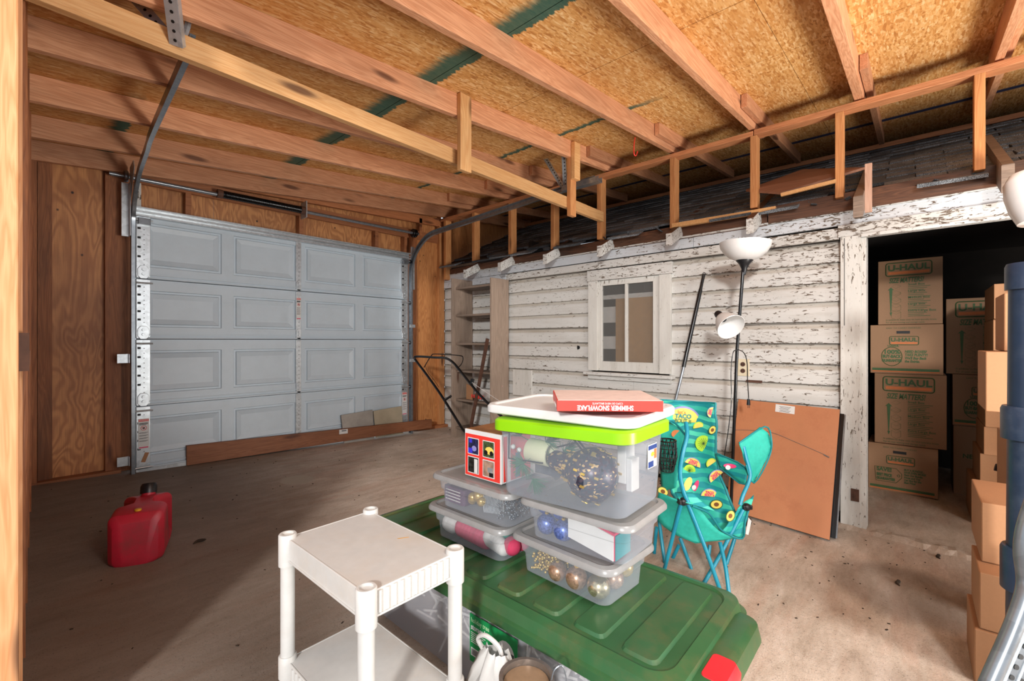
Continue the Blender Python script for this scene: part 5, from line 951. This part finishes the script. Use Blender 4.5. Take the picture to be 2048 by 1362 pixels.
avo(1433, 1009, .030, .0); lime(1398, 855, .03, .2, True); avo(1425, 860, .024, 1.0); taco(1424, 825, .028, 1.3); avo(1461, 1032, .026, 1.2, 2.24); avo(1326, 983, .026, -.6, 2.24)
for x, y, rt in ((1392, 972, 1.2), (1460, 932, -.1)):
    d = dep(x, y) if x < 1440 else 2.43; o = prt(x, y, d, .03, 'pinkp', 'bottle_print', .35, False, rt); prt(x-4, y+3, d, .012, 'felt', 'bottle_label', .9, False, rt, .002, o)
prt(1353, 868, 2.24, .022, 'orange', 'flower_print', .8); prt(1376, 968, 2.18, .03, 'yellowp', 'pepper_print', .5, False, 1.2)
mb = MB(); mb.prism([U(1497, 1035, 2.36), U(1491, 1068, 2.34), U(1497, 1070, 2.34), U(1503, 1042, 2.36)], Vv*.002); mb.build('care_tag', M['felt'], ch)
# ================================================================== BOXES ON THE RIGHT
def cbox(x0, x1, y0, y1, z0, z1, label, group, m='card', tape=False, top=True, tilt=0):
    t = thing('cardboard_box', label, 'box', ((x0+x1)/2, (y0+y1)/2, z0), group); mb = MB(); mb.box((x0, y0, z0), (x1, y1, z1)); mb.build('carton', M[m], t, bevel=.004)
    mb = MB(); mb.box((x0+.003, (y0+y1)/2-.0015, z1), (x1-.003, (y0+y1)/2+.0015, z1+.0012)); mb.build('flap_seam', M['carddark'], t); return t
gx = 2.27; g1 = 'plain brown cartons stacked by the doorway'; fb = fz(2.4, -.3)
def ystack(xl, X0): return ray(xl, 681).y/ray(xl, 681).x*X0
yA = ystack(1948, gx)
cbox(gx, gx+.30, yA-.36, yA, fb, fb+.195, 'brown carton on the garage floor, lowest of the near right stack', g1)
cbox(gx+.01, gx+.30, yA-.36, yA-.013, fb+.197, fb+.395, 'brown carton second from the floor in the near right stack', g1)
cbox(gx+.12, gx+.50, ystack(1962, gx+.12)-.36, ystack(1962, gx+.12), fb+.397, fb+.615, 'brown carton with its top showing, third from the floor in the near right stack', g1)
x_ = gx+.55; cbox(x_, x_+.3, -.85, ystack(2013, x_), fb, fb+.80, 'tall brown carton mostly hidden behind the blue post', g1)
x_ = gx+.50; cbox(x_, x_+.32, -.80, ystack(1971, x_), AX(1972, 820, x_).z-.005, AX(1972, 703, x_).z, 'brown carton second from the top, beside the blue post', g1)
cbox(x_+.06, x_+.34, -.80, ystack(2008, x_+.06), AX(1972, 703, x_).z+.002, AX(2010, 586, x_+.06).z, 'brown carton at the top beside the blue post', g1)
# printed moving boxes inside the house
def arrow(t, X, yc, z0, z1, w, m):
    mb = MB(); mb.prism([(X, yc-w*.12, z0+.03), (X, yc-w*.5, z1-w*1.1), (X, yc-w*1.1, z1-w*1.3), (X, yc, z1), (X, yc+w*1.1, z1-w*1.3), (X, yc+w*.5, z1-w*1.1), (X, yc+w*.12, z0+.03), (X, yc+w*.4, z0+.03), (X, yc, z0), (X, yc-w*.4, z0+.03)], (-.0015, 0, 0)); mb.build('printed_arrow', m, t)
def logo(t, X, yl, yr, z0, z1, m=None):
    """frame, stripe and lettering; yl > yr because the viewer looks along +X"""
    m = m or M['inkgreen']; h = z1-z0; mb = MB(); yc, zc_ = (yl+yr)/2, (z0+z1)/2
    P = []; w = (yl-yr)/2; r = h*.16
    for q, (sy, sz) in enumerate(((1,1),(-1,1),(-1,-1),(1,-1))):
        for i in range(4): a = q*PI/2+i*PI/6; P.append((X-.001, yc+sy*(w-r)+r*math.cos(a), zc_+sz*(h/2-r)+r*math.sin(a)))
    mb.tube(P, h*.035, 4, close=True); fr = mb.build('logo_frame', m, t)
    mb = MB(); mb.box((X-.0016, yr+w*.10, z0+h*.12), (X-.0004, yl-w*.10, z0+h*.32)); mb.build('orange_stripe', M['orange'], fr)
    sz = h*.62; text('U-HAUL', sz, (X-.0016, yc, z0+h*.60), (0,-1,0), (0,0,1), m, fr, align='CENTER', bold=h*.02, xs=(w*1.75)/(sz*3.45))
def label_rows(t, X, yl, yr, z0, z1, m, n=5):
    mb = MB(); words = ['Small Box', 'Large Box', 'Medium Box', 'Large Box', 'Extra-Large Box']
    for k in range(n):
        z = z1-(z1-z0)*(k+.3)/n; text(words[k], .026, (X-.001, yl, z), (0,-1,0), (0,0,1), m, t, bold=.0006)
        for q in range(3): mb.box((X-.0012, yr+.02*((k+q) % 3), z-.020-.014*q), (X-.0002, yl, z-.016-.014*q))
        s = .03; c = yl+.075
        mb.tube([(X-.001, c-s, z-.01), (X-.001, c, z-.028), (X-.001, c+s, z-.01), (X-.001, c, z+.008), (X-.001, c-s, z-.01)], .0008, 3); mb.tube([(X-.001, c-s, z-.01), (X-.001, c-s, z-.01-.012*k), (X-.001, c, z-.028-.012*k), (X-.001, c+s, z-.01-.012*k), (X-.001, c+s, z-.01)], .0008, 3)
    mb.build('size_list', m, t)
def size_box(X, yl, yr, z0, z1, label, group, m):
    t = cbox(X, X+.42, yr, yl, z0, z1, label, group, m); w = yl-yr; h = z1-z0; g = M['inkgreen']; Xf = X-.0005
    logo(t, Xf, yl-w*.13, yl-w*.84, z1-h*.245, z1-h*.045); text('SIZE MATTERS!', h*.105, (Xf-.001, yl-w*.18, z1-h*.32), (0,-1,0), (0,0,1), g, t, bold=.002, shear=.25, xs=w*.60/(h*.105*7.4)); arrow(t, Xf, yl-w*.21, z0+h*.13, z1-h*.42, w*.05, g)
    label_rows(t, Xf, yl-w*.48, yl-w*.82, z0+h*.14, z1-h*.36, g); text('In addition to these sizes we have specialty boxes', h*.034, (Xf-.001, yl-w*.13, z0+h*.07), (0,-1,0), (0,0,1), g, t, xs=.85); text('For all your moving and storage needs', h*.034, (Xf-.001, yl-w*.13, z0+h*.03), (0,-1,0), (0,0,1), g, t, xs=.85); return t
def wide_box(X, yl, yr, z0, z1, label, group, kind):
    t = cbox(X, X+.42, yr, yl, z0, z1, label, group, 'carddark'); w = yl-yr; h = z1-z0; g = M['inkgreen']; Xf = X-.0005
    mb = MB(); mb.loft([(.003, .085, .0014, -.011), (.003, .085, .0014, .011)], (Xf-.0005, yl-w*.47, z1-h*.155), 0, 3); mb.build('hand_hole', M['blackgap'], t)
    text('EASY TO CARRY HANDLES', h*.04, (Xf-.001, yl-w*.47, z1-h*.07), (0,-1,0), (0,0,1), g, t, align='CENTER', xs=1.1); logo(t, Xf, yl-w*.28, yl-w*.68, z1-h*.41, z1-h*.24)
    mb = MB(); mb.box((Xf-.001, yr+w*.05, z0+h*.06), (Xf, yl-w*.03, z0+h*.11)); mb.build('green_band', g, t); mb = MB(); mb.box((Xf-.001, yr+w*.05, z0+h*.035), (Xf, yl-w*.03, z0+h*.055)); mb.build('orange_band', M['orange'], t); R_ = (0,-1,0); Up = (0,0,1)
    if kind == 'buy':
        mb = MB(); c = Vector((Xf-.001, yl-w*.31, z0+h*.35)); mb.tube([c+Vector((0, w*.145*math.cos(a), h*.19*math.sin(a))) for a in [2*PI*k/28 for k in range(28)]], .0025, 4, close=True); mb.build('round_stamp', g, t)
        text('U-HAUL', h*.05, c+Vector((0, w*.06, h*.215)), R_, Up, g, t, bold=.001)
        for s_, dz_, sz in (('100%', .09, .115), ('BUY-BACK', .0, .085), ('GUARANTEE', -.085, .075)): text(s_, h*sz, c+Vector((-.0008, 0, h*dz_)), R_, Up, g, t, align='CENTER', bold=.002, xs=(w*.27)/(h*sz*len(s_)*.62))
        for k, s_ in enumerate(('NEED BOXES?', 'TAKE PLENTY!', "We'll Buy Back", 'the Extras.')): text(s_, h*.07, (Xf-.001, yl-w*.49, z0+h*(.45-.065*k)), R_, Up, g, t, bold=.0014, shear=.2, xs=.75)
    else:
        y0_, y1_, y2_ = yl-w*.10, yl-w*.42, yl-w*.50; mb = MB(); mb.tube([(Xf-.001, y0_, z0+h*.50), (Xf-.001, y1_, z0+h*.50), (Xf-.001, y2_, z0+h*.40), (Xf-.001, y2_, z0+h*.32), (Xf-.001, y1_, z0+h*.20), (Xf-.001, y0_-.01, z0+h*.20)], .002, 4, close=True); mb.tube(arc((Xf-.001, yl-w*.455, z0+h*.355), .009, 0, 2*PI, 10, (0,1,0), (0,0,1))[:-1], .002, 4, close=True); mb.build('price_tag_print', g, t)
        for s_, zz, sz in (('SAVE!', .45, .11), ('BEST PRICE', .335, .08), ('GUARANTEE!', .255, .075)): text(s_, h*sz, (Xf-.001, yl-w*.13, z0+h*zz), R_, Up, g, t, bold=.002, xs=(w*.28)/(h*sz*len(s_)*.62))
        for k, s_ in enumerate(('BUY A BUNDLE...', 'SAVE EVEN MORE!', 'Pack Our Bundle', 'Prices and You', 'Can Buy for the', 'Best Price!')): text(s_, h*.055, (Xf-.001, yl-w*.53, z0+h*(.50-.053*k)), R_, Up, g, t, bold=.001, shear=.2, xs=.75)
    return t
g2 = 'printed moving boxes stacked in the dark room'
Xb = 5.0; fb2 = fz(5.0, .08)
wide_box(Xb, .305, -.140, fb2, .217, 'printed moving box with a price tag mark, on the floor of the dark room', g2, 'save')
size_box(Xb+.01, .262, -.190, .22, .818, 'tall moving box with a green arrow, second from the floor in the dark room', g2, 'carddark')
wide_box(Xb, .290, -.170, .82, 1.233, 'moving box with round stamp and hand hole, third from the floor in the dark', g2, 'buy')
size_box(Xb+.01, .238, -.167, 1.236, 1.78, 'topmost moving box with a green arrow, in the dark doorway', g2, 'carddark')
Xc = 5.4; fb3 = fz(5.4, -.4)
t = cbox(Xc, Xc+.4, -.64, -.245, fb3, .375, 'printed moving box low behind, right of the arrow boxes', g2, 'carddark'); text('NEED BOXES?', .05, (Xc-.0015, -.30, .12), (0,-1,0), (0,0,1), M['inkgreen'], t, bold=.001)
wide_box(Xc, -.24, -.66, .377, .812, 'moving box with a round stamp, in the middle of the right hand column', g2, 'buy')
size_box(Xc, -.20, -.66, .815, 1.458, 'tall arrow box heading the right hand column, half hidden by plain cartons', g2, 'carddark')
# boxes barely seen left of the column
t = wide_box(5.45, .72, .33, .45, .64, 'moving box showing a sliver beside the white door jamb', g2, 'save'); cbox(5.45, 5.8, .33, .72, fz(5.5, .5), .448, 'lowest carton showing a sliver beside the white door jamb', g2, 'carddark'); cbox(5.45, 5.8, .35, .70, 1.10, 1.42, 'grey carton in the dark beside the topmost moving box', g2, 'carddark'); 
mb = MB(); mb.loft([(.30, .32, .03, 0), (.33, .36, .03, .2)], (5.62, .52, .645), 0, 4); mb.loft([(.35, .38, .03, .2), (.35, .38, .03, .22)], (5.62, .52, .645), 0, 4); tag(mb.build('blue_tub', plain('dusk_blue', '4a6478', .4), smooth=40), 'bluish plastic tub in the dark between cartons by the jamb', 'tub')
cbox(5.47, 5.8, .36, .70, .87, 1.098, 'dark carton on the bluish tub by the jamb', g2, 'carddark')
# plain cartons in shadow, inside on the right
g3 = 'plain cartons stacked in shadow inside the doorway'
zz = [fz(4.8, -.5), .10, .33, .52, .78, 1.02, 1.24, 1.47]; names = ['lowest', 'second lowest', 'third lowest', 'fourth from the floor', 'third from the top', 'second from the top', 'topmost']
for k in range(7):
    xo = (4.50, 4.42, 4.38, 4.36, 4.55, 4.34, 4.30)[k]; yo = (-.30, -.33, -.345, -.35, -.37, -.385, -.385)[k]
    cbox(xo, xo+.52, yo-.45, yo, zz[k]+.002, zz[k+1], 'unprinted carton inside the doorway, %s of the shadowed stack' % names[k], g3)
mb = MB(); mb.tube(arc(AX(2016, 882, 3.2), .14, PI*.55, PI*1.6, 16, (0,1,0), (0,0,1)), .018, 8); tag(mb.build('rubber_hose', M['black'], smooth=60), 'black hose loop hanging between the cartons and the blue post', 'hose')
# ---- blue plastic post of a shelf rack
bp = thing('blue_shelf_post', 'tall blue plastic rack post at the right edge of the photo', 'shelf post', (1.9, -.35, 0))
bx = U(2062, 681, 1.36); r0 = .055; fzb = fz(bx.x, bx.y)
mb = MB(); mb.cyl((bx.x, bx.y, fzb), (bx.x, bx.y, 1.26), r0, r0*.86, 28); mb.build('post', M['blue'], bp, smooth=40)
for z0, z1, rr in ((1.255, 1.335, .055), (.80, .90, .064), (.34, .47, .065)): mb = MB(); mb.lathe([(0, z0), (rr, z0), (rr*1.0, z1-.01), (rr-.004, z1), (0, z1)], (bx.x, bx.y, 0), n=28); mb.build('collar', M['blue'], bp, smooth=40)
# ---- folding aluminium step at bottom right
al = thing('folding_ramp', 'silver folding step with curved tube rail and slotted plate, bottom right', 'step', (1.1, -.2, .2))
mb = MB(); Pp = smooth_path([U(2075, 985, .98), U(2052, 1055, .98), U(2046, 1105, .98), U(2052, 1160, .98), U(2046, 1200, .97), U(2020, 1270, .96), U(1985, 1350, .95), U(1950, 1430, .94)], 6); mb.tube(Pp, .0155, 14); mb.build('tube_rail', M['steel'], al, smooth=60)
e1, e2 = U(2075, 1190, .99), U(1985, 1395, .96); dd = (e2-e1).normalized(); sdv = Rv*.85+dd*.3; mb = MB(); mb.prism([e1, e2, e2+sdv*.18, e1+sdv*.18], (Vv*.2+Uv*-.98)*.006); plt = mb.build('tread_plate', M['steel'], al)
tn = (e2-e1).cross(sdv).normalized(); tn = tn if tn.dot(Vv) < 0 else -tn
mb = MB()
for k in range(9): c = e1+dd*(.02+.024*k)+sdv*.025+tn*.001; mb.cyl(c, c+tn*.001, .0055, n=10); c = c+sdv*.03; mb.cyl(c, c+tn*.001, .0055, n=10)
mb.build('tread_hole', M['blackgap'], plt); mb = MB(); mb.tube([e1+sdv*.012, e2+sdv*.012], .003, 6); mb.tube([e1+sdv*.045, e2+sdv*.045], .003, 6); mb.tube([e1-sdv*.002, e2-sdv*.002], .005, 8); mb.build('tread_rib', M['galv'], plt, smooth=60)
# ---- second lamp shade poking in at the right edge
ws = thing('second_floor_lamp', 'white glass lamp shade cut off by the right edge of the photo', 'lamp', (1.75, -.3, 0)); wsc = U(2065, 400, 1.35)
mb = MB(); mb.lathe([(.012,-.075),(.04,-.07),(.052,-.03),(.058,.02),(.055,.06),(.04,.085),(.036,.085),(.05,.055),(.052,.02),(.045,-.03),(.01,-.068)], wsc, (.15, .1, 1), 30); mb.build('shade', M['porcelain'], ws, smooth=60)
mb = MB(); mb.tube([(wsc.x, wsc.y-.02, fz(wsc.x, wsc.y)), (wsc.x, wsc.y-.02, wsc.z-.08), (wsc.x, wsc.y, wsc.z-.07)], .009, 10); mb.build('pole', M['blackmetal'], ws, smooth=60); mb = MB(); mb.lathe([(0,0),(.1,0),(.1,.012),(.02,.03),(0,.03)], (wsc.x, wsc.y-.02, fz(wsc.x, wsc.y)), n=24); mb.build('base', M['black'], ws, smooth=40)
# ---- litter on the floor
random.seed(31); mb = MB()
for i in range(240):
    if i < 150: X, Y = random.uniform(.15, 3.6), random.uniform(1.0, 4.4)
    else: X, Y = random.uniform(2.2, 3.7), random.uniform(-.1, 1.2)
    s = random.uniform(.0015, .006); mb.obox((X, Y, fz(X, Y)+.002), (s*2, s*.8, .003), Euler((random.uniform(-.3,.3), 0, random.uniform(0, 3))).to_matrix())
for i in range(160): Y = random.uniform(.4, 4.3); X = 3.68-abs(random.gauss(0, .06)); s = random.uniform(.003, .010); mb.obox((X, Y, fz(X, Y)+.003), (s*2, s, .006), Euler((random.uniform(-.4,.4), .2, random.uniform(0, 3))).to_matrix())
tag(mb.build('floor_litter', M['dirt']), 'dark leaf and wood litter scattered over the concrete', 'litter', kind='stuff')
for (x, y, lab) in ((1240+640, 1115, 'dark curled leaf on the floor near the doorway boxes'), (1800, 1168, 'small dark leaf stem on the pale floor before the doorway'), (400, 1095-10, 'dark curled leaf on the floor right of the fuel can')):
    r_ = ray(x, y); t_ = (-.022-H)/(r_.z+.033*r_.x-.032*r_.y); p = Vector((0,0,H))+r_*t_; mb = MB(); mb.tube(smooth_path([p+Vector((-.03,0,.003)), p+Vector((-.01,.012,.006)), p+Vector((.012,.004,.008)), p+Vector((.03,.012,.004))], 4), [.002+.006*math.sin(PI*i/12) for i in range(13)], 6); tag(mb.build('dry_leaf', M['dirt'], smooth=60), lab, 'leaf', 'dry leaves on the floor')
